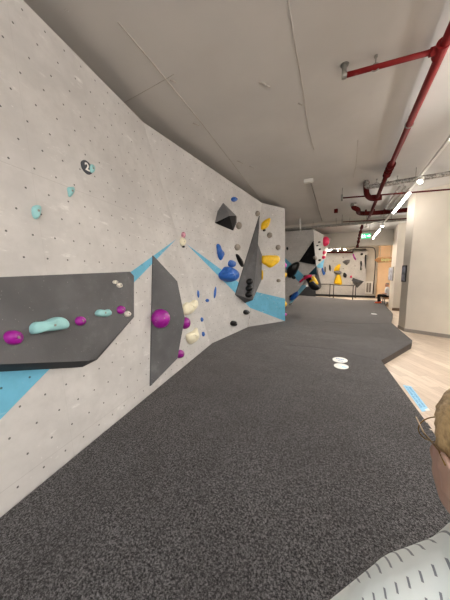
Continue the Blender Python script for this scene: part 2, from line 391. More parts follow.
# ------------------------------------------------------------------ far climbing wall with overhang (middle)
YD = 13.3
d0 = Yp(285, 230, YD); d1 = Yp(313.4, 229.3, YD); d2 = Yp(316, 265, YD); d3 = Yp(289, 303.5, YD)
e1 = Yp(331, 239, 17.0); e2 = Yp(325.5, 257, 17.0)
e3 = Yp(321, 270, 16.0)
D = Plane(d1, (0, -1, 0)); E_ = through(d1, d2, e1)
mw = [(D, [V((-4.2, YD, -.15)), V((d3.x, YD, -.15)), d3, d2, d1, V((-4.2, YD, d1.z))], 0, 0, 0),
      (E_, [d2, e2, e1, d1], 0, 0, .03)]
ug = through(d3, d2, e2)
fb = V((-3.2, 17.5, .0))
um = d3.lerp(d2, .5); u2 = V((d3.x+.02, 14.3, d3.z)); u3 = u2.lerp(e3, .5)
mw += [(ug, [d3, u2, u3, um], 1, 0, 0), (ug, [um, u3, e3, d2], 0, 0, 0), (ug, [d2, e3, e2], 0, 0, 0),
       (E_, [e3, u2, V((-4.2, 14.3, u2.z))], 0, 0, 0), (E_, [u2, V((u2.x, u2.y, -.15)), V((-4.2, 14.3, -.15)), V((-4.2, 14.3, u2.z))], 0, 0, 0),
       (E_, [e3, V((-4.2, 14.3, u2.z)), V((-4.2, 17, e1.z)), e1, e2], 0, 0, 0)]
# painted blue: band over the face and the light blue corner of the side
mw += [(D, [D.at(283, 256), D.at(303.6, 275.2), D.at(299, 282), D.at(283, 266)], 1, .006, 0),
       (E_, [E_.at(316.4, 266), E_.at(324.6, 258.5), E_.at(322.6, 268), E_.at(318, 268)], 1, .006, 0)]
wall_faces('wall_middle', mw, [M['backwall'], M['stripe']])
tpw = [V((-4.2, YD, d1.z)), d1, e1]
bm = bmesh.new(); quad(bm, V((-4.2, YD, d1.z)), d1, e1, V((-4.2, 17, e1.z))); link('trim_23', bm_mesh(bm), M['dark_void'], None, (0, 0, 0))['kind'] = 'structure'

# back climbing wall
YF = 23.0; Fp = Plane((0, YF, 0), (0, -1, 0))
fx1 = Fp.at(366, 275).x; fz = Fp.at(350, 252).z
wall_faces('wall_back', [(Fp, [V((-4.2, YF, -.15)), V((fx1, YF, -.15)), V((fx1, YF, fz)), V((-4.2, YF, fz))], 0, 0, 0)], [M['backwall']])
structure(box('wall_back_side', ((fx1+2.52)/2+.02, 23.25, 2.0), (2.52-fx1+.1, .1, 4.4), M['concrete']))
structure(prism('baseboard_back', [(-4.2, YF-.03), (-4.2, YF+.01), (2.5, YF+.01), (2.5, YF-.03)], -.15, .02, M['black_metal']))
structure(box('trim_24', (-.9, 23.6, 4.1), (6.6, .6, .3), M['concrete']))

# ------------------------------------------------------------------ holds and volumes
HN = 0
def dome(name, plane, outline, depth, mt, e1=0.8, e2=0.8, lump=0.08, closed=True, rings=7, parent=None, seed=None, bias=(0, 0)):
    """outline: world points on the plane; a shell that rises depth off it"""
    pts = smooth_curve(outline, 4, True); c = sum(pts, V())/len(pts); n = plane.n
    rnd = random.Random(seed if seed is not None else len(bpy.data.objects))
    ph = [rnd.uniform(0, 6.28) for _ in range(4)]
    sz = max((p-c).length for p in pts)
    cc = c+(bias[0]*V((0, 0, 1))+bias[1]*V((0, 0, 1)).cross(n))*sz
    bm = bmesh.new(); R_ = []
    base = [bm.verts.new(p-n*0.012) for p in pts]; R_.append(base)
    for k in range(rings):
        t = k/rings; s = max(0, math.cos(t*math.pi/2))**e1; h = math.sin(t*math.pi/2)**e2
        row = []
        for i, p in enumerate(pts):
            q = cc.lerp(p, s) if k else p.copy(); ang = 2*math.pi*i/len(pts)
            w = 1+lump*math.sin(2*ang+ph[0])*(s)+lump*.7*math.sin(3*ang+ph[1]+3*t)
            row.append(bm.verts.new(q+n*(depth*h*w)))
        R_.append(row)
    for a, b in zip(R_, R_[1:]):
        k = len(a)
        for i in range(k): bm.faces.new((a[i], a[(i+1) % k], b[(i+1) % k], b[i]))
    tip = bm.verts.new(cc+n*depth)
    a = R_[-1]
    for i in range(len(a)): bm.faces.new((a[i], a[(i+1) % len(a)], tip))
    bm.faces.new(base)
    o = link(name, bm_mesh(bm), mt, parent, None if parent else plane.foot(c), True)
    return o, cc, depth
def bolt(o, plane, at_, depth, r=.011):
    n = plane.n; bm = bmesh.new()
    cyl_bm(bm, at_+n*(depth*.9), at_+n*(depth+.003), r, r*.9, 10)
    b = link('bolt', bm_mesh(bm), M['steel'], o, None, False); return b
def ell(plane, x, y, rx, ry, depth, rot=0, k=8, tgt=0.45, shape=None):
    """outline on the plane seen as an ellipse at a photo place, allowing for its depth"""
    out = []
    for i in range(k):
        a = 2*math.pi*i/k; f = 1 if shape is None else shape[i % len(shape)]
        dx = rx*math.cos(a)*f; dy = ry*math.sin(a)*f
        X = x+dx*math.cos(rot)-dy*math.sin(rot); Y_ = y+dx*math.sin(rot)+dy*math.cos(rot)
        out.append(plane.foot(plane.at(X, Y_, depth*tgt)))
    return out
def hold(plane, x, y, rx, ry, depth, mt, label, rot=0, group=None, shape=None, screw=True, cat='climbing hold', name='climbing_hold', tgt=.45, **kw):
    o, cc, d = dome(name, plane, ell(plane, x, y, rx, ry, depth, rot, shape=shape, tgt=tgt), depth, M[mt], **kw)
    tag(o, label, cat, group)
    if screw: bolt(o, plane, cc, d)
    return o
def holdp(plane, pts, depth, mt, label, group=None, screw=True, tgt=0.4, name='climbing_hold', cat='climbing hold', **kw):
    out = [plane.foot(plane.at(x, y, depth*tgt)) for x, y in pts]
    o, cc, d = dome(name, plane, out, depth, M[mt], **kw)
    tag(o, label, cat, group)
    if screw: bolt(o, plane, cc, d)
    return o
def volume(pts, mt, label, name='climbing_volume', extra=None, origin=None, under=None):
    bm = bmesh.new(); hull_bm(bm, pts)
    if extra: hull_bm(bm, extra)
    o = link(name, bm_mesh(bm), [mt] + ([under] if under else []), None, origin or pts[0]); tag(o, label, 'climbing volume')
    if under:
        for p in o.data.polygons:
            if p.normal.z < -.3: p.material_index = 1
    return o

# large dark box volume at left
v1 = [(-45, 279, .05), (130, 271.7, .04), (134, 276, .04), (134, 316.7, .05), (95, 359.3, .10), (88, 361, .12), (-45, 366, .16)]
fr = [A.at(x, y, d) for x, y, d in v1]
bk = [A.at(x, y, -.01) for x, y in ((-45, 279), (130.5, 272.5), (134, 277), (134, 317), (97, 360), (82, 367.5), (-45, 375))]
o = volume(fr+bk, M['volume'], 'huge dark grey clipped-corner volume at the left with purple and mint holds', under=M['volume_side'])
V1 = through(fr[1], fr[3], A.at(-20, 365, .158))
for i in range(0):
    pass
# dark blade volume with the purple ball
f2 = [A.at(153.3, 255.5, .02), A.at(177.3, 281.3, .22), A.at(184.8, 318, .30), A.at(177.3, 358.7, .22), A.at(150.7, 386, .02)]
b2 = [A.foot(p)-A.n*.01 for p in f2]
volume(f2+b2, M['volume'], 'tall dark grey blade volume carrying the big purple ball')
V2 = through(f2[0], f2[2], f2[4])
# pyramid volume
o4 = [(223.3, 202.4), (217.6, 210.9), (214.9, 222.9), (233.6, 230.9), (236.9, 222.9), (237.6, 216.7)]
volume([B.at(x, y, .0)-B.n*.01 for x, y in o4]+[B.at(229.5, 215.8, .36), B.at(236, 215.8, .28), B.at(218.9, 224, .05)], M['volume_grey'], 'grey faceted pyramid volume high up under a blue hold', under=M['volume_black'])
# tall pointed volume on the fold
apex = B.at(259.7, 215.8, .03); P1 = B.at(235.8, 294.5, .03); P2 = B.at(252.8, 300, .34); P3 = B.at(258.0, 244, .18)
base = [B.foot(apex)-B.n*.02, B.foot(P1)-B.n*.02, B.at(245, 303, -.0), B.at(257, 245, -.01)]
w1 = C.at(262, 255, .03); w2 = C.at(261.5, 280, .03); w3 = C.at(255.8, 289.5, .05)
volume([apex, P1, P2, P3]+base, M['volume'], 'tall pointed dark grey volume with three black balls near its foot', extra=[P2, P3, w1, w2, w3, C.foot(w1)-C.n*.02, C.foot(w2)-C.n*.02, B.at(250, 285, 0), B.at(250, 250, 0)])
V3 = through(apex, P1, P2)
# triangular black volume on the far wall
volume([D.at(313.6, 241, .0), D.at(299, 261.7, .0), D.at(316.3, 265, .0), D.at(313.4, 240.5, .1), D.at(315.6, 264, .35)], M['volume_black'], 'black triangular volume on the far grey wall')
# dark teal facet under it
volume([D.at(316.2, 266.3, .0), D.at(317.2, 274.8, .0), D.at(308.4, 274.3, .0), D.at(316.6, 272, .2)], simple('deep teal paint', (20, 76, 100), .6), 'small deep teal triangular volume at the overhang corner')

PU = 'purple'
hold(V1, 15.4, 337.5, 8.6, 7.6, .06, PU, 'large purple oval hold nearest the left edge of the dark box volume', rot=.1, shape=[1, 1, .95, 1])
hold(V1, 81.3, 321, 5, 4.8, .045, PU, 'small purple hold between the two mint holds', rot=.3)
hold(V1, 121.5, 309.8, 4, 4.2, .045, PU, 'small purple hold touching a chalky white hold at the volume right edge')
hold(V1, 128, 313.8, 3.1, 3, .04, 'white_hold', 'round chalky white hold beside the rightmost purple hold', lump=.2)
hold(V1, 115.8, 282, 2.4, 1.9, .03, 'white_hold', 'upper of two tiny white holds in the volume top corner', group='tiny white holds in the top corner of the dark box volume', lump=.25)
hold(V1, 120, 285.2, 2.8, 2.5, .03, 'white_hold', 'lower of two tiny white holds in the volume top corner', group='tiny white holds in the top corner of the dark box volume', lump=.25)
o = holdp(V1, [(32.2, 327), (37, 322), (46, 321), (57, 317), (65, 319), (69, 324), (66.5, 328.5), (56, 330.5), (43, 332), (34, 334)], .07, 'mint', 'long mint green rail hold on the dark box volume', e2=.5, e1=.45)
o = holdp(V1, [(96, 313), (99, 309.6), (105, 310), (109, 309.4), (111, 313.5), (108, 316.4), (101, 316.6), (97, 315.5)], .05, 'mint', 'small mint green bean hold right of the long mint rail', e2=.5, e1=.5)
hold(A, 92.3, 168.6, 3.0, 4.6, .03, 'mint', 'mint green hold tucked behind the number 2 plate', shape=[1, 1, 1, 1, .9, 1.05, 1, 1])
holdp(A, [(68.2, 187.6), (71, 186.6), (74.4, 187.4), (74.2, 191.5), (71.5, 196.4), (69.5, 196.2), (68.6, 192)], .035, 'mint', 'small mint green hold below the number 2 plate')
holdp(A, [(33.5, 206.5), (37.5, 204.8), (41.3, 206.5), (41, 213), (37.5, 219), (34, 216.5), (32.7, 211)], .04, 'mint', 'mint green hold alone above the dark box volume')
# number plate
bt = thing('number_plate', A.at(86, 167.5), 'round dark plate with a white number 2 on the upper left wall', 'sign')
cc = A.at(86.3, 167.5); up = (V((0, 0, 1))-A.n*A.n.z).normalized(); ri = up.cross(A.n).normalized()
rr = (A.at(86.3, 161)-A.at(86.3, 174)).length/2
def flatpoly(bm, pts, th, n):
    a = [bm.verts.new(p) for p in pts]; b = [bm.verts.new(p+n*th) for p in pts]
    bm.faces.new(a); bm.faces.new(b); k = len(a)
    for i in range(k): bm.faces.new((a[i], a[(i+1) % k], b[(i+1) % k], b[i]))
bm = bmesh.new(); flatpoly(bm, [cc+(ri*math.cos(t)+up*math.sin(t))*rr*.95 for t in [2*math.pi*i/32 for i in range(32)]], .012, A.n)
link('plate', bm_mesh(bm), M['badge'], bt)
def text_mesh(body, c, rx, ry, n, size, mt, parent, name='lettering', th=.002, font_sx=1):
    cu = bpy.data.curves.new('t', 'FONT'); cu.body = body; cu.size = size; cu.extrude = th; cu.align_x = 'CENTER'; cu.align_y = 'CENTER'; cu.offset = size*.03
    ob = bpy.data.objects.new('t', cu); COL.objects.link(ob)
    me = bpy.data.meshes.new_from_object(ob.evaluated_get(bpy.context.evaluated_depsgraph_get()))
    bpy.data.objects.remove(ob)
    mm = Matrix((rx*font_sx, ry, n)).transposed().to_4x4(); mm.translation = c; me.transform(mm)
    return link(name, me, mt, parent)
text_mesh('2', cc+A.n*.013-up*.0, ri, up, A.n, rr*1.5, M['paper'], bt, 'number')

# purple on blade volume
o, cc_, d_ = dome('climbing_hold', V2, ell(V2, 162, 318.5, 8.6, 9.8, .12, tgt=.5), .13, M[PU], e1=1.0, e2=.75, lump=.02)
tag(o, 'big purple ball hold on the dark blade volume', 'climbing hold'); bolt(o, V2, cc_, d_)
hold(A, 187.0, 323, 3.2, 6.0, .11, PU, 'purple hold half hidden behind the blade volume edge', e1=1, e2=.8, lump=.03, tgt=.5)
hold(A, 181.0, 354, 3.4, 4.4, .09, PU, 'lowest purple hold beside the foot of the blade volume', e1=1, e2=.8, lump=.03, tgt=.5)
holdp(A, [(184, 306), (187, 302.5), (191, 302.5), (195, 299.8), (198.5, 301), (198.6, 305.5), (195, 309.5), (191.5, 313.5), (187, 315), (184.5, 313)], .09, 'cream', 'upper cream horned hold right of the blade volume', lump=.18)
holdp(A, [(187.5, 335), (191, 332.5), (194, 331), (197.4, 327.6), (198.6, 332), (198.2, 338), (195, 342.5), (191, 344), (188, 340.5)], .09, 'cream', 'lower cream horned hold right of the blade volume', lump=.18)
for x, y, a, b_, lab in ((198.3, 291.5, 1.2, 6.5, 'long thin blue foothold near the fold of the wall'), (207.6, 300.4, 1.7, 1.6, 'tiny blue triangular foothold near the wall fold, topmost of three'),
                   (202.3, 319.5, 1.2, 2.2, 'middle of three tiny blue footholds low on the wall fold'), (203.7, 334, 1.3, 2.4, 'lowest of three tiny blue footholds by the mat edge')):
    hold(A if x < 204.5 else B, x, y, a, b_, .03, 'blue', lab, screw=False, rot=-.08)
hold(B, 215.3, 292.5, 1.0, 6, .025, 'blue', 'narrow chalked blue strip foothold left of the blue stripe foot', screw=False, rot=.12)
hold(B, 183.9, 235, 1.8, 3.2, .05, 'chalk_pink', 'small chalked pink hold at the top of the wall fold', screw=False, lump=.2)
hold(B, 183.2, 241.6, 2.7, 4.4, .06, 'cream', 'white hold where the two blue stripes meet', lump=.2)
hold(B, 183.8, 246.6, 1.2, 1.2, .03, 'black_hold', 'tiny black hold just below the white hold at the stripe tips', screw=False)
# middle wall
hold(B, 234.8, 199.2, 2.6, 2.5, .08, 'blue', 'small round blue hold above the pyramid volume', lump=.1)
hold(B, 239.5, 225.6, 2.5, 3.7, .06, 'grey_hold', 'grey hold touching the lower right of the pyramid volume', group='grey stone-like holds on the middle wall')
hold(B, 238, 247.2, 2.7, 3.3, .06, 'grey_hold', 'grey hold above the small blue hold on the middle wall', group='grey stone-like holds on the middle wall')
hold(B, 258.0, 213.6, 1.9, 2.8, .06, 'grey_hold', 'grey hold at the very tip of the tall pointed volume', group='grey stone-like holds on the middle wall')
holdp(B, [(217.6, 245), (219.4, 244), (221.5, 249), (224.2, 253), (223.4, 257), (221.6, 260.3), (219.2, 257), (218, 250)], .09, 'blue', 'chalky blue pointed hold above the blue stripe')
holdp(B, [(229.3, 262), (231.5, 260), (236, 262), (235.6, 265.5), (233, 267.3), (229.3, 265.8)], .08, 'blue', 'small blue hold on top of the large blue hold')
o, cc_, d_ = dome('climbing_hold', B, [B.foot(B.at(x, y, .12)) for x, y in [(222.5, 274), (225, 271), (228.5, 266.8), (233.5, 267.5), (237.6, 272), (237, 278.5), (232, 282), (226, 280.5), (223, 278)]], .28, M['blue'], e1=.9, e2=.7)
tag(o, 'large rounded blue hold sitting on the blue stripe', 'climbing hold'); bolt(o, B, cc_, d_)
hold(B, 240.4, 260.5, 1.5, 7.2, .1, 'black_hold', 'slanted black sausage hold left of the tall pointed volume', rot=-.42)
for x, y, l in ((250.4, 281.3, 'topmost'), (249.9, 288, 'middle'), (249.8, 294.3, 'lowest')):
    hold(V3, x, y, 3.3, 3.3, .12, 'black_hold', l+' of three black ball holds at the foot of the tall pointed volume', group='black balls on the tall pointed volume', e1=1, e2=.8, lump=.03, tgt=.5)
hold(C, 259.6, 264.2, 2.5, 1.9, .1, 'black_hold', 'small black hold on the right flank of the tall pointed volume', tgt=.7)
hold(B, 247.0, 312.3, 2.5, 2.5, .1, 'black_hold', 'black knob foothold on the wall just below the stripe', tgt=.5)
hold(B, 234.6, 323.5, 3.0, 2.8, .1, 'black_hold', 'black knob foothold closest to the mat, on the middle wall', tgt=.5)
# wall C
holdp(C, [(261.8, 229), (262.5, 223), (266, 219.5), (270.3, 217.8), (270.4, 221.5), (268, 227), (265, 229)], .1, 'yellow', 'slanted yellow hold near the top of the right-hand wall')
bmk = hold(C, 264.4, 230.2, 1.4, 1.2, .05, 'black_hold', 'small black foothold right under the slanted yellow hold', screw=False)
holdp(C, [(262.3, 256.5), (265, 255.4), (272, 255.2), (278.4, 255.8), (280, 259), (279, 262), (275.5, 265), (271, 267.6), (267, 265.3), (262.8, 262.5)], .12, 'yellow', 'big yellow shield-shaped hold right of the tall pointed volume', e2=.6, e1=.6, lump=.03)
holdp(C, [(261.7, 271), (262.9, 271), (262.8, 279), (261.8, 279)], .06, 'yellow', 'thin yellow strip hold on the edge of the tall pointed volume', screw=False)
hold(C, 270.1, 235, 2.5, 2.9, .08, 'grey_hold', 'grey hold between the two yellow holds', group='grey stone-like holds on the right-hand wall')
hold(C, 278.6, 247.3, 2.3, 2.6, .08, 'grey_hold', 'grey hold above right of the big yellow hold', group='grey stone-like holds on the right-hand wall')
hold(C, 279.0, 280.6, 1.9, 1.7, .07, 'grey_hold', 'lowest grey hold on the right-hand wall above the stripe', group='grey stone-like holds on the right-hand wall')
# holds on the return behind the wall's free end
for z, hgt, mt, lab in ((2.12, .24, 'magenta', 'magenta hold peeking out behind the wall end at eye level'), (1.75, .26, 'yellow', 'yellow hold peeking out behind the wall end below the magenta one'),
                        (.62, .30, 'yellow', 'yellow hold peeking out low behind the blue-striped wall end'), (.22, .14, 'magenta', 'magenta hold lowest behind the wall end by the mat')):
    c_ = V((c1.x, c1.y, z)).lerp(V((c1t.x, c1t.y, z)), z/4.2)+ret*.16
    nR = V((ret.y, -ret.x, 0)); nR = nR if nR.y > 0 or nR.x > 0 else -nR
    RP = Plane(c_, nR); pts = [c_+V((0, 0, 1))*math.sin(t)*hgt/2+ret*math.cos(t)*.11 for t in [i*math.pi/4 for i in range(8)]]
    o, cc_, d_ = dome('climbing_hold', RP, pts, .19, M[mt]); tag(o, lab, 'climbing hold')

# holds on the far overhang wall
holdp(D, [(286.5, 270), (289, 266), (294, 262.5), (298, 261.8), (299.2, 265), (297.5, 270), (294.5, 275), (290, 278), (287, 276.5)], .35, 'black_hold', 'large glossy black hold on the far overhanging wall', screw=False, name='climbing_hold')
hold(D, 293.6, 277.6, 2, 1.6, .15, 'black_hold', 'small black hold right below the large glossy black hold', screw=False)
hold(D, 287.2, 248.4, 1.0, 1.7, .1, 'black_hold', 'tiny black hold alone high on the far grey wall', screw=False)
hold(D, 314.3, 257.3, 2, 2.1, .5, 'grey_hold', 'grey green knob on the black triangular volume', screw=False, tgt=1.0, e1=1)
holdp(D, [(289.3, 300), (291, 296), (294, 293), (297.5, 291.5), (298, 294.5), (296, 298), (292, 300.5)], .3, 'blue', 'blue hold at the bottom of the overhang just above the mat', screw=False)
hold(D, 290.6, 296.2, 1.0, 1.8, .36, 'black_hold', 'small black hold on the left of the low blue hold', screw=False, rot=.6)
hold(E_, 326.4, 241.2, 1.5, 5.0, .25, 'pink', 'tall hot pink hold near the top of the far side wall', screw=False)
hold(E_, 324.6, 252.6, .9, 2.0, .12, 'pink', 'upper small pink hold below the tall pink one', screw=False)
hold(E_, 324.2, 257.2, 1.0, 1.8, .12, 'pink', 'lower small pink hold below the tall pink one', screw=False)
for x, y, r, l in ((319.6, 242, .7, 'uppermost'), (317.6, 245.6, .6, 'second'), (320.2, 249.2, .9, 'third'), (320, 260, .9, 'lowest')):
    hold(E_, x, y, r, r*1.2, .08, 'black_hold', l+' of the small dark holds on the far side wall', screw=False, group='small dark holds on the far side wall')
# cluster hanging below the overhang
K = Plane((0, 13.25, 0), (0, -1, 0))
def cl(pts, depth, mt, lab, tgt=.3, name='climbing_hold', y=13.25, **kw):
    P_ = Plane((0, y, 0), (0, -1, 0)); return holdp(P_, pts, depth, mt, lab, screw=False, tgt=tgt, **kw)
cl([(303, 276), (307, 275), (310, 276), (313, 280), (317, 284), (319.5, 288), (317, 290.5), (312, 290), (309, 287), (306.5, 281)], .3, 'black_hold', 'big black hold bulging below the overhang', y=13.35)
cl([(311.5, 276.6), (314, 276.4), (316.4, 279.5), (318.4, 283.6), (317, 284.8), (314.8, 282.4), (313, 280.6), (310, 282.4), (309.3, 281.4), (312, 279)], .2, 'yellow', 'curved yellow hold wrapped on the big black hold', y=13.02)
cl([(303.5, 277.6), (307, 275), (311.6, 274.8), (311, 277), (307.5, 278.4), (304, 280)], .22, 'pink', 'pink hold on top of the big black hold', y=13.0)
cl([(299, 281.8), (302.6, 278.6), (303.8, 279.6), (300.4, 282.6)], .12, 'pink', 'thin pink hold left of the big black hold', y=13.25)
bm = bmesh.new(); hull_bm(bm, [Yp(317, 268, 13.45), Yp(318.2, 274, 13.45), Yp(321.6, 286.6, 13.45), Yp(319.6, 289.2, 13.45), Yp(316, 288, 13.45), Yp(315, 270, 13.45), Yp(317, 268, 14.2), Yp(321, 286, 14.0), Yp(315, 288, 14.0), Yp(316, 266, 14.2)])
tag(link('climbing_volume', bm_mesh(bm), M['volume_grey'], None, Yp(317, 268, 13.45)), 'grey fin volume hanging behind the yellow and black holds', 'climbing volume')

# holds on the back wall
def bh(pts, depth, mt, lab, **kw): return holdp(Fp, pts, depth, mt, lab, screw=False, **kw)
bh([(334, 271), (335, 267), (338, 264.6), (340.3, 264), (340, 267.5), (338.8, 271)], .25, 'yellow', 'upper yellow fin hold on the back wall')
bh([(336.6, 275), (340, 275), (341.6, 280), (341.6, 284.6), (337, 284.4), (334, 282.6)], .25, 'yellow', 'lower yellow fin hold on the back wall')
bh([(334, 271.3), (338, 270.5), (341.2, 271.4), (341, 273.8), (337, 274.2), (334.2, 273)], .4, 'volume_grey', 'grey block hold between the two yellow fins')
volume([Fp.at(x, y, 0) for x, y in ((342, 262), (346, 259.6), (350, 259.8), (349.6, 262.6), (346.6, 265.4), (344, 263.2))]+[Fp.at(347, 261.5, .4)], M['volume_grey'], 'grey bird-shaped volume on the back wall right of the yellow fins')
bh([(343, 274.5), (344.5, 272.5), (346.8, 274.8), (346, 277.6), (343.6, 277)], .2, 'black_hold', 'black hold on the back wall under the grey bird-shaped volume')
bh([(352.6, 254.6), (353.8, 254), (355, 257), (356.3, 259), (355.4, 260), (353.8, 258)], .15, 'magenta', 'small purple pink hold near the top of the back wall')
bh([(360.2, 262), (361.6, 261), (362, 264.5), (361.2, 267.4), (361.6, 270), (360.2, 269.8), (360.4, 266)], .15, 'black_hold', 'slim black hold left of the long black strip on the back wall')
bh([(365, 255.4), (366.6, 255.4), (366, 262), (365.4, 269), (364.8, 262)], .12, 'black_hold', 'long black strip hold at the right end of the back wall')
bh([(360.6, 253.4), (363, 253.4), (362.8, 255), (360.8, 255.2)], .12, 'black_hold', 'small black hold at the top right of the back wall')
bh([(329.3, 265), (330.2, 265), (330.9, 269), (330.2, 271.5), (329.2, 269)], .12, 'black_hold', 'narrow black hold left of the yellow fins')
bh([(321.6, 268), (323, 267.5), (324, 270.8), (325.4, 273), (323.6, 275.4), (322, 272)], .14, 'blue', 'dark blue hold on the back wall beside the side wall edge')
bh([(324.6, 267), (325.6, 267), (325.7, 271.5), (324.8, 271.5)], .1, 'black_hold', 'tiny black upright hold by the dark blue hold')
bh([(350, 276.4), (351.6, 275.4), (352, 277.2), (350.6, 278.2)], .12, 'pink', 'tiny pink hold above the dark triangular volume')
volume([Fp.at(x, y, 0) for x, y in ((351.5, 281), (353, 277.8), (363.8, 281.4), (357.2, 288))]+[Fp.at(357, 282.5, .5)], M['volume'], 'dark grey triangular volume low on the back wall')
bh([(351.4, 281), (353, 282), (352.4, 285), (351.2, 284)], .15, 'white_hold', 'white hold at the left tip of the low triangular volume')
for x, y, w in ((343, 257.5, 'first'), (343.2, 268.6, 'second'), (355, 266, 'third'), (333, 261, 'fourth')):
    bh([(x-.4, y), (x, y-.5), (x+.5, y), (x, y+.5)], .05, 'black_hold', 'tiny dark foothold dot scattered on the back wall', group='tiny dark footholds on the back wall')

# vent grille beside the back wall
P23 = Plane((0, 23.18, 0), (0, -1, 0))
vg = thing('vent_grille', P23.at(368.5, 294), 'white framed louvre grille low beside the back climbing wall', 'vent')
a, b = P23.at(365.2, 281.4), P23.at(372.2, 293.8); cx, cz = (a.x+b.x)/2, (a.z+b.z)/2; w_, h_ = b.x-a.x, a.z-b.z
for nm, c, s in (('frame', (cx, 23.16, a.z-.06), (w_, .06, .12)), ('frame', (cx, 23.16, b.z+.06), (w_, .06, .12)), ('frame', (a.x+.06, 23.16, cz), (.12, .06, h_-.24)), ('frame', (b.x-.06, 23.16, cz), (.12, .06, h_-.24)), ('mullion', (cx, 23.16, cz), (.05, .05, h_-.24))):
    box(nm, c, s, M['white_plastic'], vg)
bm = bmesh.new()
for i in range(14): box_bm(bm, (cx, 23.17, b.z+.15+i*(h_-.3)/13), (w_-.24, .04, .03), Matrix.Rotation(.6, 3, 'X'))
box_bm(bm, (cx, 23.195, cz), (w_-.1, .01, h_-.1))
link('louvre_panel', bm_mesh(bm), M['base_grey'], vg)
for y in (259, 269, 276):
    pz = P23.at(369, y).z; structure(box('trim_%d' % (30+y % 7), ((fx1+2.4)/2, 23.19, pz), (2.4-fx1, .03, .03), M['concrete']))
# looped conduit pipe
P22 = lambda x, y: Yp(x, y, 22.4)
tube('conduit_pipe', smooth_curve([P22(353, 252.5), P22(353.5, 249), P22(357, 247.6), P22(364, 247.3), P22(371, 247.4), P22(374.6, 249), P22(375.4, 256), P22(375, 270), P22(373.8, 284), P22(373, 294)], 4), .035, M['black_metal'])
tag(bpy.data.objects['conduit_pipe'], 'dark bent pipe running over and down the right side of the back wall', 'pipe')
tube('red_beam_pipe', [Yp(326, 252.2, 22.5), Yp(353, 252.4, 22.5)], .07, M['dark_red']); tag(bpy.data.objects['red_beam_pipe'], 'dark red horizontal pipe above the back climbing wall', 'pipe')
# duct box hung from ceiling
o = box('air_duct', Yp(334, 246.3, 21.5), (1.0, .6, .42), M['volume_grey'], bev=.02); tag(o, 'dark grey duct box hanging at the far ceiling above the back wall', 'duct')
# railing
rl = thing('railing', (.1, 21, -.15), 'black metal railing standing between the mat and the back wall', 'railing')
q0, q1 = V((-.61, 20.9, -.15)), V((.68, 20.0, -.15)); q2, q3 = V((-1.0, 22.3, -.15)), V((1.0, 22.3, -.15))
q0 = Yp(333.3, 297.5, 20.9); q0.z = -.15; q1 = Yp(352.5, 299.5, 20.0); q1.z = -.15
q2 = Yp(329.6, 296, 22.3); q2.z = -.15; q3 = Yp(355.3, 296, 22.3); q3.z = -.15
for q_ in (q0, q1, q2, q3):
    box('post', (q_.x, q_.y, .42), (.06, .06, 1.14), M['black_metal'], rl)
    box('foot_plate', (q_.x, q_.y, -.142), (.16, .16, .015), M['black_metal'], rl)
zt = .96
for a_, b_ in ((q0, q1), (q0, q2), (q1, q3), (q2, V((-2.6, 22.3, 0)))):
    tube('top_rail', [V((a_.x, a_.y, zt)), V((b_.x, b_.y, zt))], .03, M['black_metal'], rl)
# counter at far left
ct = thing('counter', (-2.75, 21.9, -.15), 'low dark grey counter box behind the overhang', 'counter')
a, b = Yp(299, 287, 21.6), Yp(315, 295.5, 21.6)
box('body', ((a.x+b.x)/2, 21.9, (a.z-.15)/2-.01), (b.x-a.x, .6, a.z+.12), M['volume_side'], ct)
box('top', ((a.x+b.x)/2, 21.9, a.z), (b.x-a.x+.04, .66, .04), M['black_metal'], ct)
for i, x in enumerate((302.4, 304.6, 307)):
    p = Yp(x, 285.5, 21.8); bm = bmesh.new(); flatpoly(bm, [V((p.x-.08, 21.8, a.z+.02)), V((p.x+.08, 21.8, a.z+.02)), V((p.x+.12, 21.85, a.z+.32)), V((p.x-.02, 21.85, a.z+.36))], .01, V((0, 1, 0)))
    tag(link('paper_card', bm_mesh(bm), M['paper'], None, (p.x, 21.8, a.z+.02)), ('leftmost', 'middle', 'rightmost')[i]+' of three white cards standing on the dark counter', 'card', 'white cards on the dark counter')

# ------------------------------------------------------------------ ceiling services
PZ = 4.27
mp = thing('sprinkler_pipe', (.79, 3.3, PZ), 'long bright red sprinkler pipe with a side branch under the ceiling', 'pipe')
j = Z(441, 49.5, PZ); s0 = Z(450, 33, PZ); s1 = Z(388, 172, PZ); s2 = Z(368.5, 219, PZ)
dr_ = (s1-s0).normalized()
tube('pipe', [s0-dr_*7, s0, s1], .05, M['red_pipe'], mp)
s2 = Z(368.5, 219, 4.06)
tube('pipe', smooth_curve([s1-V((0, .05, 0)), s1+V((0, .1, 0)), Z(385.5, 178, 4.1), Z(384, 181, 4.06), s2], 4), .05, M['dark_red'], mp)
e_ = Z(346.7, 75, PZ+.0)
tube('branch', [j, e_], .03, M['red_pipe'], mp)
bm = bmesh.new(); cyl_bm(bm, j-dr_*.09, j+dr_*.09, .065); cyl_bm(bm, j, j+(e_-j).normalized()*.1, .045); link('tee_fitting', bm_mesh(bm), M['red_pipe'], mp)
for yy in (-.42, -.22, .0, .17):
    bm = bmesh.new(); cyl_bm(bm, s1+dr_*(yy-.03), s1+dr_*(yy+.03), .09); link('coupling', bm_mesh(bm), M['dark_red'], mp)
def hanger(p, r, parent, top=CZ):
    bm = bmesh.new(); n = 16
    pts = [p+V((math.cos(2*math.pi*i/n)*(r+.008), 0, math.sin(2*math.pi*i/n)*(r+.008))) for i in range(n+1)]
    tube_bm(bm, pts, .008, 6); cyl_bm(bm, p+V((0, 0, r)), V((p.x, p.y, top)), .007, seg=8); cyl_bm(bm, V((p.x, p.y, top-.02)), V((p.x, p.y, top)), .02, seg=8)
    return link('hanger', bm_mesh(bm), M['steel'], parent)
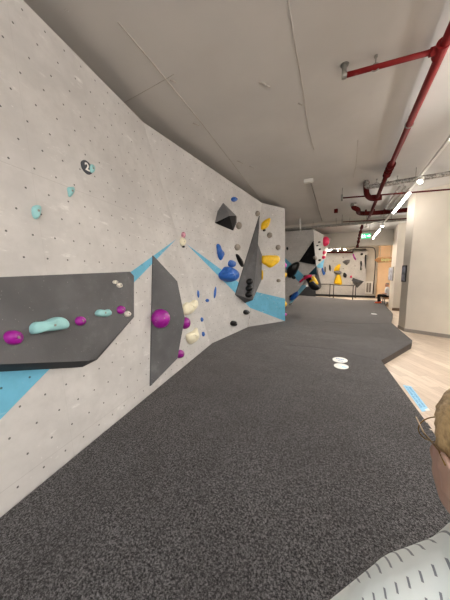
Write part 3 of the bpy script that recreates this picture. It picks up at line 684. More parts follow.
for t in (.08, .55):
    p = e_.lerp(j, .33) if t == .08 else s0.lerp(s1, .45); hanger(p, .035 if t == .08 else .05, mp)
hanger(V((.79, 1.2, PZ)), .05, mp); hanger(V((.80, 9.5, PZ)), .045, mp)
bm = bmesh.new(); cyl_bm(bm, e_, e_+(e_-j).normalized()*.05, .04); cyl_bm(bm, e_+V((-.03, 0, -.03)), e_+V((-.03, 0, .12)), .028); cyl_bm(bm, e_+V((-.03, 0, .12)), e_+V((-.03, 0, .14)), .05); cyl_bm(bm, e_+V((-.03, 0, .14)), V((e_.x-.03, e_.y, CZ)), .012)
link('sprinkler_head', bm_mesh(bm), M['steel'], mp, None)
# drop pipe
dp = thing('drop_pipe', Yp(363, 222, 13.7), 'dark red pipe with couplings coming down by the exit sign', 'pipe')
dpts = [Yp(363.5, 219, 13.7), Yp(360.5, 232, 15.0), Yp(357.2, 247, 16.8)]
tube('pipe', dpts, .05, M['dark_red'], dp)
for t in (.25, .4, .5, .62, .75, .95):
    p = dpts[0].lerp(dpts[2], t); q_ = dpts[0].lerp(dpts[2], t+.03); bm = bmesh.new(); cyl_bm(bm, p, q_, .085); link('coupling', bm_mesh(bm), M['dark_red'], dp)
# foil wrapped pipe with red elbow
fp = thing('insulated_pipe', Z(366, 186, 4.24), 'silver foil wrapped pipe with a red elbow below the ceiling', 'pipe')
f0 = Z(366.7, 186.5, 4.24); f1 = Z(408, 180.5, 4.24); f2_ = V((4.5, f1.y-.3, 4.24))
tube('foil_wrap', smooth_curve([V((f0.x, f0.y, CZ)), V((f0.x, f0.y, 4.3)), f0.lerp(f1, .1)+V((0, 0, -.02)), f1, f2_], 5), .06, M['foil'], fp)
tube('elbow', smooth_curve([V((f0.x, f0.y+.1, CZ)), V((f0.x+.0, f0.y+.15, 4.24)), V((f0.x+.05, f0.y+.35, 4.1)), V((f0.x+.2, f0.y+.6, 4.05)), V((f0.x+.45, f0.y+.6, 4.05))], 5), .075, M['dark_red'], fp)
for i in range(1, 4):
    p = f0.lerp(f1, i*.25); hanger(p, .06, fp)
# second red main
sm = thing('red_main_pipe', Z(355, 210, 4.1), 'thick dark red main pipe with a silver elbow running across the ceiling', 'pipe')
g0 = Z(353.5, 207.5, 4.25); g1_ = Z(357, 213, 4.18); g2 = Z(412, 209.5, 4.18); g3 = V((4.6, g2.y-.1, 4.18))
tube('main_run', smooth_curve([V((g0.x, g0.y, 4.3)), V((g0.x+.02, g0.y, 4.24)), V((g0.x+.15, g0.y+.1, 4.18)), g1_+V((.25, .2, 0)), g2, g3], 5), .085, M['dark_red'], sm)
tube('foil_collar', [V((g0.x, g0.y, 4.29)), V((g0.x, g0.y, CZ))], .11, M['foil'], sm)
for t in (.15, .3, .5, .7): 
    p = g1_.lerp(g2, t); bm = bmesh.new(); cyl_bm(bm, p, p+V((.06, 0, 0)), .11); link('coupling', bm_mesh(bm), M['dark_red'], sm)
# thin cross pipes
for (x0, y0, x1, y1, z, lab) in ((342, 198, 392, 194, 4.1, 'thin red cross pipe ending left beside the foil wrapped pipe'), (342, 222, 407, 218.5, 4.08, 'thin dark red cross pipe nearest the first ceiling beam')):
    a_, b_ = Z(x0, y0, z), Z(x1, y1, z); b_ = a_+(b_-a_).normalized()*4.6
    t_ = thing('cross_pipe', a_, lab, 'pipe'); tube('pipe', [a_, b_], .022, M['dark_red'], t_)
    bm = bmesh.new(); cyl_bm(bm, a_+V((0, 0, -.09)), a_+V((0, 0, .1)), .03); cyl_bm(bm, a_, V((a_.x, a_.y, CZ)), .01); link('sprinkler_head', bm_mesh(bm), M['steel'], t_)
    hanger(a_.lerp(b_, .35), .022, t_)
# grey conduits along the corridor
for i, (x0, y0, x1, y1) in enumerate(((399.5, 187, 386.5, 207), (405, 187, 391, 207), (409, 189, 396, 206))):
    a_, b_ = Z(x0, y0, 4.25), Z(x1, y1, 4.25); b_ = a_+(b_-a_).normalized()*3.6
    tube('ceiling_conduit', [a_, b_], .03, M['conduit'])
    tag(bpy.data.objects['ceiling_conduit' if i == 0 else 'ceiling_conduit.%03d' % i], ('leftmost', 'middle', 'rightmost')[i]+' of three grey conduits between the pipes and the light track', 'conduit', 'grey conduits beside the light track')
# cable tray across
def tray(x, Y, z, w, lab):
    t_ = thing('cable_tray', (x, Y, z), lab, 'cable tray')
    bm = bmesh.new(); box_bm(bm, (x, Y-.12, z), (w, .015, .07)); link('side_rail', bm_mesh(bm), M['steel'], t_)
    bm = bmesh.new(); box_bm(bm, (x, Y+.12, z), (w, .015, .07)); link('side_rail', bm_mesh(bm), M['steel'], t_)
    bm = bmesh.new(); n = int(w/.28)
    for i in range(n): box_bm(bm, (x-w/2+(i+.5)*w/n, Y, z-.025), (.03, .24, .012))
    link('rung_set', bm_mesh(bm), M['steel'], t_)
    for xx in (x-w*.36, x-w*.1, x+w*.15, x+w*.4):
        bm = bmesh.new(); cyl_bm(bm, (xx, Y, z-.04), (xx, Y, CZ-.02 if Y < 13 else CZ), .01, seg=8); link('hanger_rod', bm_mesh(bm), M['steel'], t_)
tray(-.8, 12.6, 4.1, 6.4, 'galvanised cable tray hung across the hall before the first beam')
# hanging white stub left
p = Yp(300, 218, 11.8); o = tube('hanger_post', [V((p.x, p.y, CZ)), Yp(300.4, 231, 11.8)], .035, M['white_plastic']); tag(o, 'pale grey post hanging from the ceiling near the far wall top', 'post')
# white junction box with conduit
jb = thing('junction_box', Z(309, 181, 4.33), 'small white box on the ceiling with a grey conduit leading away', 'junction box')
p = Z(308.7, 181, 4.33); box('cover', p, (.24, .13, .09), M['white_plastic'], jb, bev=.012)
tube('conduit', [p+V((.03, .1, .04)), Z(322, 221, 4.37)], .018, M['conduit'], jb)
bm = bmesh.new(); cyl_bm(bm, p+V((0, .05, 0)), p+V((0, .05, .065)), .012, seg=8); link('stem', bm_mesh(bm), M['steel'], jb)
# red alarm box with rod
ab_ = thing('alarm_box', Z(336, 211, 4.3), 'small dark red box hanging from the ceiling on a thin rod', 'alarm')
p = Z(336, 211, 4.3); box('housing', p, (.14, .14, .14), M['dark_red'], ab_, bev=.01)
bm = bmesh.new(); cyl_bm(bm, p, V((p.x, p.y, CZ)), .01, seg=8); link('stem', bm_mesh(bm), M['steel'], ab_)
o = tube('hanger_rod', [Yp(336, 213, 12.4), Yp(336.3, 227, 12.4)], .01, M['steel']); tag(o, 'thin steel rod holding the cable tray below the red alarm box', 'rod')

# light track
TX = 1.50; TZ = 4.0
tr = thing('light_track', (TX, 5, TZ), 'white ceiling light track running the length of the hall', 'light track')
box('rail', (TX, 6.2, TZ+.03), (.05, 20.4, .04), M['white_plastic'], tr)
for yy in (-2, 1.5, 4.6, 7.6, 11, 14.4):
    bm = bmesh.new(); cyl_bm(bm, (TX, yy, TZ+.04), (TX, yy, CZ), .008, seg=8); link('hanger_rod', bm_mesh(bm), M['steel'], tr)
def linear(y0, y1, lab, x=TX, z=TZ, grp='linear lamps on the light track'):
    t_ = thing('linear_lamp', (x, (y0+y1)/2, z), lab, 'lamp', grp)
    box('housing', (x, (y0+y1)/2, z-.012), (.06, y1-y0, .04), M['white_plastic'], t_)
    box('diffuser', (x, (y0+y1)/2, z-.05), (.07, y1-y0-.04, .035), M['tube'], t_, bev=.008)
linear(3.2, 5.35, 'glowing linear lamp at the right edge of the photo')
linear(8.15, 10.45, 'long glowing linear lamp in front of the cream wall')
linear(13.9, 16.0, 'farther short glowing linear lamp beside the exit sign')
linear(-1.6, .8, 'added unseen linear fill lamp behind the photographer on the light track')  # this lamp and the next are added fill, out of view
linear(-4.2, -2.0, 'added unseen rearmost linear fill lamp behind the photographer on the light track')
def spot(p, d, mt, lab, r=.05, power=160, col=(1, .94, .86), cone=1.9):
    p = V(p); d = V(d).normalized()
    t_ = thing('spot_lamp', p, lab, 'lamp')
    bm = bmesh.new(); cyl_bm(bm, p-d*.12, p, r*.9, r, 20); link('housing', bm_mesh(bm), M['white_plastic'], t_, None, False)
    bm = bmesh.new(); cyl_bm(bm, p, p+d*.012, r*.85, r*.8, 20); link('lens', bm_mesh(bm), mt, t_)
    bm = bmesh.new(); cyl_bm(bm, p-d*.08, p-d*.08+V((0, 0, .12)), .012, seg=8); link('arm', bm_mesh(bm), M['white_plastic'], t_)
    l = bpy.data.lights.new('spot', 'SPOT'); l.energy = power; l.color = col; l.spot_size = cone; l.spot_blend = .8; l.shadow_soft_size = r
    lo = bpy.data.objects.new('spot_light', l); COL.objects.link(lo); lo.parent = t_
    lo.location = d*.03; lo.rotation_euler = d.to_track_quat('-Z', 'Y').to_euler()
spot((TX, 7.15, TZ-.09), (-.45, -.6, -1.0), M['spot_glow'], 'glaring spot lamp on the track above the cream wall corner', r=.055)
spot((TX-.03, 12.75, TZ-.09), (-.4, -.6, -.9), M['spot_glow'], 'small glaring spot lamp between the two far linear lamps', r=.05)
spot((TX-.02, 16.4, TZ-.1), (-.3, -.7, -.4), M['spot_glow'], 'farthest glaring spot lamp on the track under the beam', r=.05)
p = Yp(344.6, 249.6, 21.8); spot(p, (-.05, -.9, -.35), M['warm_glow'], 'warm glowing spot lamp above the back wall', r=.09, power=900, col=(1, .84, .64), cone=2.9)
p = Yp(338, 250.4, 21.8); spot(p, (.1, -1, -.5), M['spot_glow'], 'small white spot lamp left of the warm one', r=.05, power=200, cone=2.9)
p = Yp(329.4, 250.3, 21.8)
t_ = thing('bar_lamp', p, 'short white bar lamp at the far ceiling beside the side wall', 'lamp'); box('diffuser', p, (.35, .05, .06), M['tube'], t_); box('housing', p+V((0, .05, .03)), (.38, .05, .06), M['white_plastic'], t_)

# smoke detector/camera above the exit sign
p = Yp(366.3, 226.5, 12.4); t_ = thing('security_camera', p, 'white dome camera hanging above the exit sign', 'camera')
bm = bmesh.new(); bmesh.ops.create_uvsphere(bm, u_segments=16, v_segments=10, radius=.07, matrix=Matrix.Translation(p)); link('dome', bm_mesh(bm), M['white_plastic'], t_, None, True)
bm = bmesh.new(); cyl_bm(bm, p, V((p.x, p.y, CZ)), .015, seg=8); link('stem', bm_mesh(bm), M['steel'], t_)
# exit sign
Ye = 13.0; a, b = Yp(361.6, 233.9, Ye), Yp(370.5, 238.2, Ye)
es_ = thing('exit_sign', ((a.x+b.x)/2, Ye, b.z), 'green backlit emergency exit sign with running figure and arrow', 'sign')
w_, h_ = b.x-a.x, a.z-b.z; cx, cz = (a.x+b.x)/2, (a.z+b.z)/2
box('panel', (cx, Ye, cz), (w_, .04, h_), M['green_sign'], es_, bev=.004)
def flat2(bm, pts): flatpoly(bm, [V((cx+x*h_, Ye-.022, cz+z*h_)) for x, z in pts], .004, V((0, -1, 0)))
bm = bmesh.new()
flat2(bm, [(-.78, -.38), (-.78, .38), (-.62, .38), (-.62, -.38)])
flat2(bm, [(-.3+.07*math.cos(t), .28+.07*math.sin(t)) for t in [i*.785 for i in range(8)]])
flat2(bm, [(-.42, .16), (-.22, .2), (-.2, -.04), (-.34, -.06)]); flat2(bm, [(-.34, -.04), (-.2, -.04), (-.06, -.34), (-.16, -.38)]); flat2(bm, [(-.36, -.04), (-.26, -.04), (-.42, -.36), (-.54, -.3)])
flat2(bm, [(-.56, .02), (-.5, .1), (-.38, .16), (-.4, .06)]); flat2(bm, [(-.22, .18), (-.06, .0), (-.1, -.04), (-.24, .08)])
link('running_figure', bm_mesh(bm), M['sign_white'], es_)
bm = bmesh.new(); flat2(bm, [(.12, -.09), (.12, .09), (.5, .09), (.5, -.09)]); flat2(bm, [(.5, -.3), (.5, .3), (.86, 0)])
link('arrow', bm_mesh(bm), M['sign_white'], es_)
for s in (-.35, .35):
    bm = bmesh.new(); cyl_bm(bm, (cx+s*w_, Ye, a.z), (cx+s*w_, Ye, CZ), .006, seg=6); link('hanger_rod', bm_mesh(bm), M['steel'], es_)

# wooden direction board on the peach wall
Yb = 21.6; a, b = Yp(376.2, 257.4, Yb), Yp(392, 262.2, Yb)
wb = thing('direction_board', (a.x, Yb, b.z), 'brown wooden arrow board with pale lettering by the peach wall', 'sign')
m_ = (a.z+b.z)/2; hh = (a.z-b.z)/2
bm = bmesh.new(); flatpoly(bm, [V((a.x-.12, Yb, m_)), V((a.x+.12, Yb, m_+hh)), V((b.x, Yb, m_+hh)), V((b.x, Yb, m_-hh)), V((a.x+.12, Yb, m_-hh))], .05, V((0, 1, 0))); link('board', bm_mesh(bm), M['brown_wood'], wb)
bm = bmesh.new(); x = a.x+.36; rnd = random.Random(3)
while x < b.x-.2:
    ww = rnd.uniform(.05, .09); box_bm(bm, (x, Yb-.004, m_-.02), (.018, .01, hh*1.0)); box_bm(bm, (x+ww/2, Yb-.004, m_-.02+rnd.choice((-.45, 0, .45))*hh), (ww, .01, .022)); box_bm(bm, (x+ww, Yb-.004, m_-.02+rnd.uniform(-.2, .2)*hh), (.018, .01, hh*.7)); x += ww+.05
link('lettering', bm_mesh(bm), M['pale_letters'], wb)
bm = bmesh.new()
for xx in (a.x+.25, b.x-.1): cyl_bm(bm, (xx, Yb+.04, m_+hh), (xx, Yb+.04, CZ), .012, seg=8)
link('hanger_rod', bm_mesh(bm), M['steel'], wb)

# posters on the column sides
def poster(pa, pb, x0, x1, y0, y1, frame, lab):
    d_ = (pb-pa); d_.z = 0; d_.normalize(); n = V((-d_.y, d_.x, 0)); n = n if n.x < 0 else -n
    PL = Plane(pa, n); p0, p1 = PL.at(x0, y0), PL.at(x1, y0); q0_, q1_ = PL.at(x0, y1), PL.at(x1, y1)
    zt_, zb_ = (p0.z+p1.z)/2, (q0_.z+q1_.z)/2
    L_, R2 = V((p0.x, p0.y, zb_)), V((p1.x, p1.y, zb_)); U = V((0, 0, zt_-zb_)); ax = (R2-L_)
    t_ = thing('framed_poster', (L_+R2)/2, lab, 'poster')
    bm = bmesh.new(); flatpoly(bm, [L_, R2, R2+U, L_+U], .03, n); link('frame', bm_mesh(bm), frame, t_)
    i_ = .09; bm = bmesh.new(); flatpoly(bm, [L_+ax*i_+U*.06+n*.031, L_+ax*(1-i_)+U*.06+n*.031, L_+ax*(1-i_)+U*.94+n*.031, L_+ax*i_+U*.94+n*.031], .003, n); link('print', bm_mesh(bm), M['poster'], t_)
poster(p1l, p1c, 403.3, 407.3, 265.4, 281.8, M['black_metal'], 'black framed poster on the side of the cream wall')
poster(p2l, p2c, 389.4, 394, 267.3, 280.6, M['steel'], 'silver framed poster on the farther cream wall beside the seated person')

# ------------------------------------------------------------------ stickers on mat and floor
for (x, y, lab) in ((340, 360, 'upper white oval sticker on the mat, the one farther away'), (341.2, 366.2, 'lower white oval sticker on the mat, the nearer one')):
    c = Z(x, y, .001); t_ = thing('oval_sticker', c, lab, 'sticker', 'white oval stickers on the mat')
    L_ = Z(x-7.3, y-1.4, .001); R2 = Z(x+7.3, y+1.6, .001); ax = (R2-L_)/2; T_ = Z(x+.6, y-2.7, .001); B_ = Z(x-.6, y+2.7, .001); ay = (T_-B_)/2
    ay = ay-ax*(ay.dot(ax)/ax.length_squared)
    bm = bmesh.new(); flatpoly(bm, [c+ax*math.cos(t)+ay*math.sin(t) for t in [i*math.pi/16 for i in range(32)]], .003, V((0, 0, 1))); link('film', bm_mesh(bm), M['sticker_white'], t_)
    bm = bmesh.new()
    def blk(u0, v0, u1, v1): flatpoly(bm, [c+V((0, 0, .0032))+ax*u+ay*v for u, v in ((u0, v0), (u1, v0), (u1, v1), (u0, v1))], .0006, V((0, 0, 1)))
    if y < 362:
        for k in range(5): blk(-.62+k*.22, .1, -.48+k*.22, .45)
        blk(-.2, -.4, .5, -.25)
    else:
        blk(.1, -.35, .75, .1); blk(-.5, .1, -.1, .25)
    link('print', bm_mesh(bm), M['sticker_ink'] if y < 362 else M['sticker_blue'], t_)
far_st = Z(374, 314, .001); bm = bmesh.new(); flatpoly(bm, [far_st+V((.12*math.cos(t), .11*math.sin(t), 0)) for t in [i*math.pi/12 for i in range(24)]], .003, V((0, 0, 1)))
tag(link('oval_sticker', bm_mesh(bm), M['sticker_white'], None, far_st), 'small white oval sticker far down the mat near the seated person', 'sticker')
zf = -.149
c0, c1_, c2, c3 = Z(402.8, 385.0, zf), Z(411.0, 386.4, zf), Z(429.6, 410.3, zf), Z(422.0, 411.8, zf)
st = thing('floor_sticker', c0, 'light blue lettered sticker strip on the wooden floor along the mat edge', 'sticker')
bm = bmesh.new(); flatpoly(bm, [c0, c1_, c2, c3], .002, V((0, 0, 1))); link('film', bm_mesh(bm), M['sticker_blue'], st)
bm = bmesh.new(); up3 = V((0, 0, .0022))
def P4(u, v): return (c0.lerp(c3, u)).lerp(c1_.lerp(c2, u), v)+up3
rnd = random.Random(5)
for v0 in (.16, .56):
    u = .06+(v0 > .5)*.0
    while u < .86:
        w = rnd.uniform(.022, .034)
        flatpoly(bm, [P4(u, v0), P4(u+.009, v0), P4(u+.009, v0+.28), P4(u, v0+.28)], .0005, V((0, 0, 1)))
        k = rnd.choice((0, .11, .2))
        flatpoly(bm, [P4(u, v0+k), P4(u+w, v0+k), P4(u+w, v0+k+.07), P4(u, v0+k+.07)], .0005, V((0, 0, 1)))
        if rnd.random() < .6: flatpoly(bm, [P4(u+w-.008, v0), P4(u+w, v0), P4(u+w, v0+.28), P4(u+w-.008, v0+.28)], .0005, V((0, 0, 1)))
        u += w+.018
link('lettering', bm_mesh(bm), M['sticker_ink'], st)
bm = bmesh.new(); flatpoly(bm, [P4(.95, .5), P4(1.0, .5), P4(1.02, 1.05), P4(.93, 1.05)], .001, V((0, 0, 1))); link('curled_corner', bm_mesh(bm), M['sticker_white'], st)

# ------------------------------------------------------------------ people
def skin_mat(rgb, nm):
    mt = simple(nm, rgb, .55, .08, 30, bmp=.05, bscale=300); bs = mt.node_tree.nodes['Principled BSDF']
    bs.inputs['Subsurface Weight'].default_value = .15; bs.inputs['Subsurface Radius'].default_value = (.01, .004, .002); bs.inputs['Subsurface Scale'].default_value = 1; return mt
def hair_mat(nm, c1__, c2__):
    mt, nt, bs, N, L = new(nm); oc = coords(nt)
    mp_ = N.new('ShaderNodeMapping'); L.new(oc, mp_.inputs['Vector']); mp_.inputs['Scale'].default_value = (1, .25, .35)
    f = noise(nt, mp_.outputs[0], 260, 3, .6); g = noise(nt, mp_.outputs[0], 45, 3, .6)
    fg = mth(nt, 'ADD', mth(nt, 'MULTIPLY', f, .5), mth(nt, 'MULTIPLY', g, .5))
    L.new(mix(nt, ss(nt, fg, .38, .62), lin(c1__), lin(c2__)), bs.inputs['Base Color']); bs.inputs['Roughness'].default_value = .5
    bump(nt, fg, .8, .006, bs); return mt
def shirt_mat():
    """off-white jersey with small upright dark dashes in staggered rows"""
    mt, nt, bs, N, L = new('white dashed jersey'); oc = coords(nt)
    sp = N.new('ShaderNodeSeparateXYZ'); L.new(oc, sp.inputs[0])
    u = mth(nt, 'DIVIDE', mth(nt, 'ADD', sp.outputs[0], mth(nt, 'MULTIPLY', sp.outputs[1], .15)), .0135)
    v = mth(nt, 'DIVIDE', mth(nt, 'ADD', sp.outputs[1], mth(nt, 'MULTIPLY', sp.outputs[2], .9)), .034)
    par = mth(nt, 'MULTIPLY', mth(nt, 'MODULO', mth(nt, 'FLOOR', mth(nt, 'ADD', u, 200.0)), 2), .5)
    fu = mth(nt, 'ABSOLUTE', mth(nt, 'SUBTRACT', mth(nt, 'FRACT', u), .5)); fv = mth(nt, 'ABSOLUTE', mth(nt, 'SUBTRACT', mth(nt, 'FRACT', mth(nt, 'ADD', v, par)), .5))
    k = mth(nt, 'MULTIPLY', mth(nt, 'LESS_THAN', fu, .085), mth(nt, 'LESS_THAN', fv, .22))
    c = mix(nt, ss(nt, noise(nt, oc, 9, 3), .3, .7), lin((206, 216, 218)), lin((222, 230, 230)))
    L.new(mix(nt, mth(nt, 'MULTIPLY', k, .8), c, lin((78, 86, 102))), bs.inputs['Base Color']); bs.inputs['Roughness'].default_value = .9
    bs.inputs['Sheen Weight'].default_value = .2
    bump(nt, noise(nt, oc, 14, 3), .5, .02, bs); return mt
def sph(bm, c, r, s=(1, 1, 1), rot=None, seg=16):
    mt = Matrix.Translation(V(c)) @ (rot.to_4x4() if rot else Matrix.Identity(4)) @ Matrix.Diagonal((*s, 1))
    bmesh.ops.create_uvsphere(bm, u_segments=seg, v_segments=max(8, seg//2), radius=r, matrix=mt)
def limb(bm, pts, rs):
    for (a_, b_), (ra, rb) in zip(zip(pts, pts[1:]), zip(rs, rs[1:])):
        cyl_bm(bm, a_, b_, ra, rb, 20)
    for p, r in zip(pts, rs): sph(bm, p, r, seg=20)
def loft(bm, rings, seg=28):
    R_ = []
    for (c, rx, ry) in rings:
        c = V(c); R_.append([bm.verts.new(c+V((rx*math.cos(t), ry*math.sin(t), 0))) for t in [2*math.pi*i/seg for i in range(seg)]])
    for a_, b_ in zip(R_, R_[1:]):
        for i in range(seg): bm.faces.new((a_[i], a_[(i+1) % seg], b_[(i+1) % seg], b_[i]))
    bm.faces.new(list(reversed(R_[0]))); bm.faces.new(R_[-1])
def remesh(bm, vox, sm=6):
    """one continuous watertight surface out of overlapping solids"""
    bmesh.ops.recalc_face_normals(bm, faces=bm.faces)
    me = bpy.data.meshes.new('r'); bm.to_mesh(me); bm.free(); ob = bpy.data.objects.new('r', me); COL.objects.link(ob)
    md = ob.modifiers.new('r', 'REMESH'); md.mode = 'VOXEL'; md.voxel_size = vox
    if sm: ms = ob.modifiers.new('s', 'SMOOTH'); ms.iterations = sm; ms.factor = .5
    out = bpy.data.meshes.new_from_object(ob.evaluated_get(bpy.context.evaluated_depsgraph_get()))
    bpy.data.objects.remove(ob); return out
def figure(loc, rotz, J, vox, mats, label, hair_cut, glasses=False, shirt_sleeve=.7, detail=True, head_yaw=0, head_pitch=0):
    root = thing('person', loc, label, 'person')
    T = Matrix.Translation(V(loc)) @ Matrix.Rotation(rotz, 4, 'Z')
    def done(name, me, mt, parent=None, smooth=True):
        me.transform(T); return link(name, me, mt, parent or root, None, smooth)
    sl = J.get('slim', 1.0)
    pel, che, nek, hd = V(J['pelvis']), V(J['chest']), V(J['neck']), V(J['head'])
    HM = Matrix.Translation(hd) @ Matrix.Rotation(head_yaw, 4, 'Z') @ Matrix.Rotation(head_pitch, 4, 'X')
    bm = bmesh.new()
    mid = (pel+che)/2
    loft(bm, [(pel+V((0, 0, -.09)), .10, .08), (pel+V((0, 0, -.02)), .155, .105), (pel+V((0, 0, .07)), .145, .10), (mid, .13, .09), (che+V((0, 0, -.06)), .15*sl, .105*sl), (che+V((0, .0, .04)), .165*sl, .11*sl), (che+V((0, 0, .11)), .14*sl, .085*sl), (nek+V((0, 0, -.03)), .07, .06), (nek+V((0, .005, .03)), .052, .055)])
    for s in ('L', 'R'):
        sh, el, wr, hp, kn, an = [V(J[k+s]) for k in ('sh', 'el', 'wr', 'hip', 'kn', 'an')]
        limb(bm, [che+V(((sh.x-che.x)*.5, 0, .07)), sh, sh.lerp(el, .45), el, el.lerp(wr, .35), wr], [.06*sl, .056*sl, .045, .036, .038, .025])
        limb(bm, [hp, hp.lerp(kn, .4), kn, kn.lerp(an, .35), an], [.088, .08, .055, .055, .036])
        # foot
        fd = Matrix.Rotation(J.get('foot'+s, 0), 3, 'Z') @ V((0, 1, 0))
        limb(bm, [an+V((0, 0, -.01)), V((an.x, an.y, an.z-.04))-fd*.03, V((an.x, an.y, an.z-.05))+fd*.09, V((an.x, an.y, an.z-.06))+fd*.15], [.036, .034, .03, .02])
        # hand: palm and five fingers
        fwd = (wr-el).normalized(); sd = -1 if s == 'L' else 1
        side = V((0, 1, 0)) if abs(fwd.y) < .7 else V((-sd, 0, 0)); side = (side-fwd*side.dot(fwd)).normalized(); nrm = fwd.cross(side)
        if nrm.x*sd > 0: nrm = -nrm
        pc = wr+fwd*.05; rot = Matrix((side, nrm, fwd)).transposed()
        sph(bm, pc, 1, (.038, .014, .05), rot)
        for i, (o_, l_) in enumerate(((.028, .065), (.010, .075), (-.009, .07), (-.027, .055))):
            b0 = wr+fwd*.088+side*o_; b1 = b0+fwd*l_*.45+nrm*.006; b2 = b1+fwd*l_*.3+nrm*.014; b3 = b2+fwd*l_*.22+nrm*.016
            limb(bm, [b0-fwd*.02, b0, b1, b2, b3], [.0095, .009, .0085, .008, .0065])
        t0 = wr+fwd*.025+side*.028; t1 = t0+(side*.6+fwd*.8)*.035+nrm*.008; t2 = t1+(side*.25+fwd)*.028+nrm*.01
        limb(bm, [t0, t1, t2], [.013, .0105, .008])
    # head
    hb = bmesh.new()
    loft(hb, [(V((0, .055, -.118)), .022, .024), (V((0, .045, -.108)), .042, .046), (V((0, .025, -.085)), .063, .07), (V((0, .01, -.045)), .079, .088), (V((0, 0, 0)), .082, .096), (V((0, -.005, .04)), .076, .1), (V((0, -.008, .08)), .069, .09), (V((0, -.01, .108)), .048, .062), (V((0, -.01, .122)), .02, .028)])
    limb(hb, [V((0, .09, .012)), V((0, .104, -.012)), V((0, .108, -.03))], [.009, .011, .014])
    sph(hb, (0, .086, -.062), 1, (.024, .012, .008)); sph(hb, (0, .084, -.072), 1, (.02, .012, .007))
    for s in (-1, 1):
        sph(hb, (s*.03, .082, .028), 1, (.024, .012, .007)); sph(hb, (s*.045, .065, -.025), 1, (.022, .02, .02))
        if detail:
            pts = [V((s*(.088+.006*math.sin(t)), -.020+.016*math.cos(t), .0+.029*math.sin(t))) for t in [i*math.pi/8 for i in range(17)]]
            tube_bm(hb, pts, .0052, 8); sph(hb, (s*.085, -.018, -.004), 1, (.006, .013, .024)); sph(hb, (s*.086, -.012, -.026), 1, (.005, .008, .009))
        else: sph(hb, (s*.08, -.020, 0), 1, (.008, .017, .03))
    tube_bm(hb, [V((0, -.02, -.03)), V((0, -.015, -.09)), V((0, -.01, -.12))], .05, 20)
    bmesh.ops.transform(hb, matrix=HM, verts=hb.verts)
    tmp = bpy.data.meshes.new('h'); hb.to_mesh(tmp); hb.free(); bm.from_mesh(tmp)
    limb(bm, [nek+V((0, 0, -.04)), HM @ V((0, -.015, -.06))], [.056, .052])
    body = done('body', remesh(bm, vox, 3), mats['skin'])
    def hd_part(name, b_, mt, parent=None, smooth=True):
        bmesh.ops.transform(b_, matrix=HM, verts=b_.verts); me = bm_mesh(b_); return done(name, me, mt, parent, smooth)
    for s in (-1, 1):
        b_ = bmesh.new(); sph(b_, (s*.03, .0835, .008), .012, seg=12); hd_part('eye', b_, M['white_plastic'])
    b_ = bmesh.new(); sph(b_, (0, .0945, -.067), 1, (.018, .005, .0025)); hd_part('mouth', b_, mats['lip'])
    # hair
    b_ = bmesh.new()
    N1, N2 = 64, 40; rnd = random.Random(11); g = {}
    def inside(y, z): return hair_cut(y, z)
    sph(b_, (0, -.010, .035), 1, (.091, .112, .101), seg=N1)
    kill = [v for v in b_.verts if not inside(v.co.y, v.co.z)]
    bmesh.ops.delete(b_, geom=kill, context='VERTS')
    for v in b_.verts:
        n_ = V((v.co.x, v.co.y+.01, v.co.z-.035)).normalized(); v.co += n_*(.0012*math.sin(v.co.x*190+v.co.z*60)+.001*math.sin(v.co.y*130)+rnd.uniform(-.0006, .0006))
    ex = bmesh.ops.solidify(b_, geom=b_.faces[:], thickness=.012)
    hair = hd_part('hair', b_, mats['hair'])
    if glasses:
        gl = empty('glasses', (0, 0, 0)); gl.parent = root
        for s in (-1, 1):
            b_ = bmesh.new(); tube_bm(b_, [V((s*.097, -.028, .022)), V((s*.093, -.005, .026)), V((s*.086, .05, .018)), V((s*.073, .102, .014))], .0012, 8)
            hd_part('temple', b_, mats['frame'], gl)
        for s in (-1, 1):
            c = V((s*.040, .102, -.004)); pts = [c+V((.030*math.cos(t), -.004*abs(math.cos(t)), .024*math.sin(t))) for t in [i*math.pi/16 for i in range(33)]]
            b_ = bmesh.new(); tube_bm(b_, pts, .0010, 8); hd_part('rim', b_, mats['frame'], gl)
            b_ = bmesh.new(); flatpoly(b_, [p for p in pts[:-1]], .0018, V((0, 1, 0))); hd_part('lens', b_, M['lens'], gl, False)
        b_ = bmesh.new(); tube_bm(b_, [V((-.009, .102, .004)), V((0, .106, .008)), V((.009, .102, .004))], .0016, 8); hd_part('bridge', b_, mats['frame'], gl)
    # shirt
    bm = bmesh.new()
    loft(bm, [(pel+V((0, 0, J.get('hem', -.1))), .178, .128), (pel+V((0, 0, .07)), .17, .122), (mid, .165, .12), (che+V((0, 0, -.06)), .178*sl, .132*sl), (che+V((0, .0, .04)), .182*sl, .13*sl), (che+V((0, 0, .10)), .155*sl, .11*sl), (nek+V((0, 0, -.015)), .102, .09), (nek+V((0, 0, .035)), .080, .076), (nek+V((0, 0, .055)), .066, .062)])
    for s in ('L', 'R'):
        sh, el = V(J['sh'+s]), V(J['el'+s])
        e1_ = sh.lerp(el, shirt_sleeve)
        limb(bm, [nek+V(((sh.x)*.3, 0, -.005)), sh+V((0, 0, -.002))], [.062*sl+.008, .062*sl+.008]); cyl_bm(bm, sh, e1_, .06*sl+.008, .066, 20)
    done('shirt', remesh(bm, vox, 4), mats['shirt'])
    bm = bmesh.new()
    loft(bm, [(pel+V((0, 0, -.10)), .14, .105), (pel+V((0, 0, -.02)), .168, .118), (pel+V((0, 0, .06)), .158, .112)])
    for s in ('L', 'R'):
        hp, kn, an = V(J['hip'+s]), V(J['kn'+s]), V(J['an'+s])
        limb(bm, [hp, hp.lerp(kn, .4), kn], [.1, .092, .07]); cyl_bm(bm, kn, kn.lerp(an, .95), .07, .055, 20)
    done('trousers', remesh(bm, vox, 4), mats['trousers'])
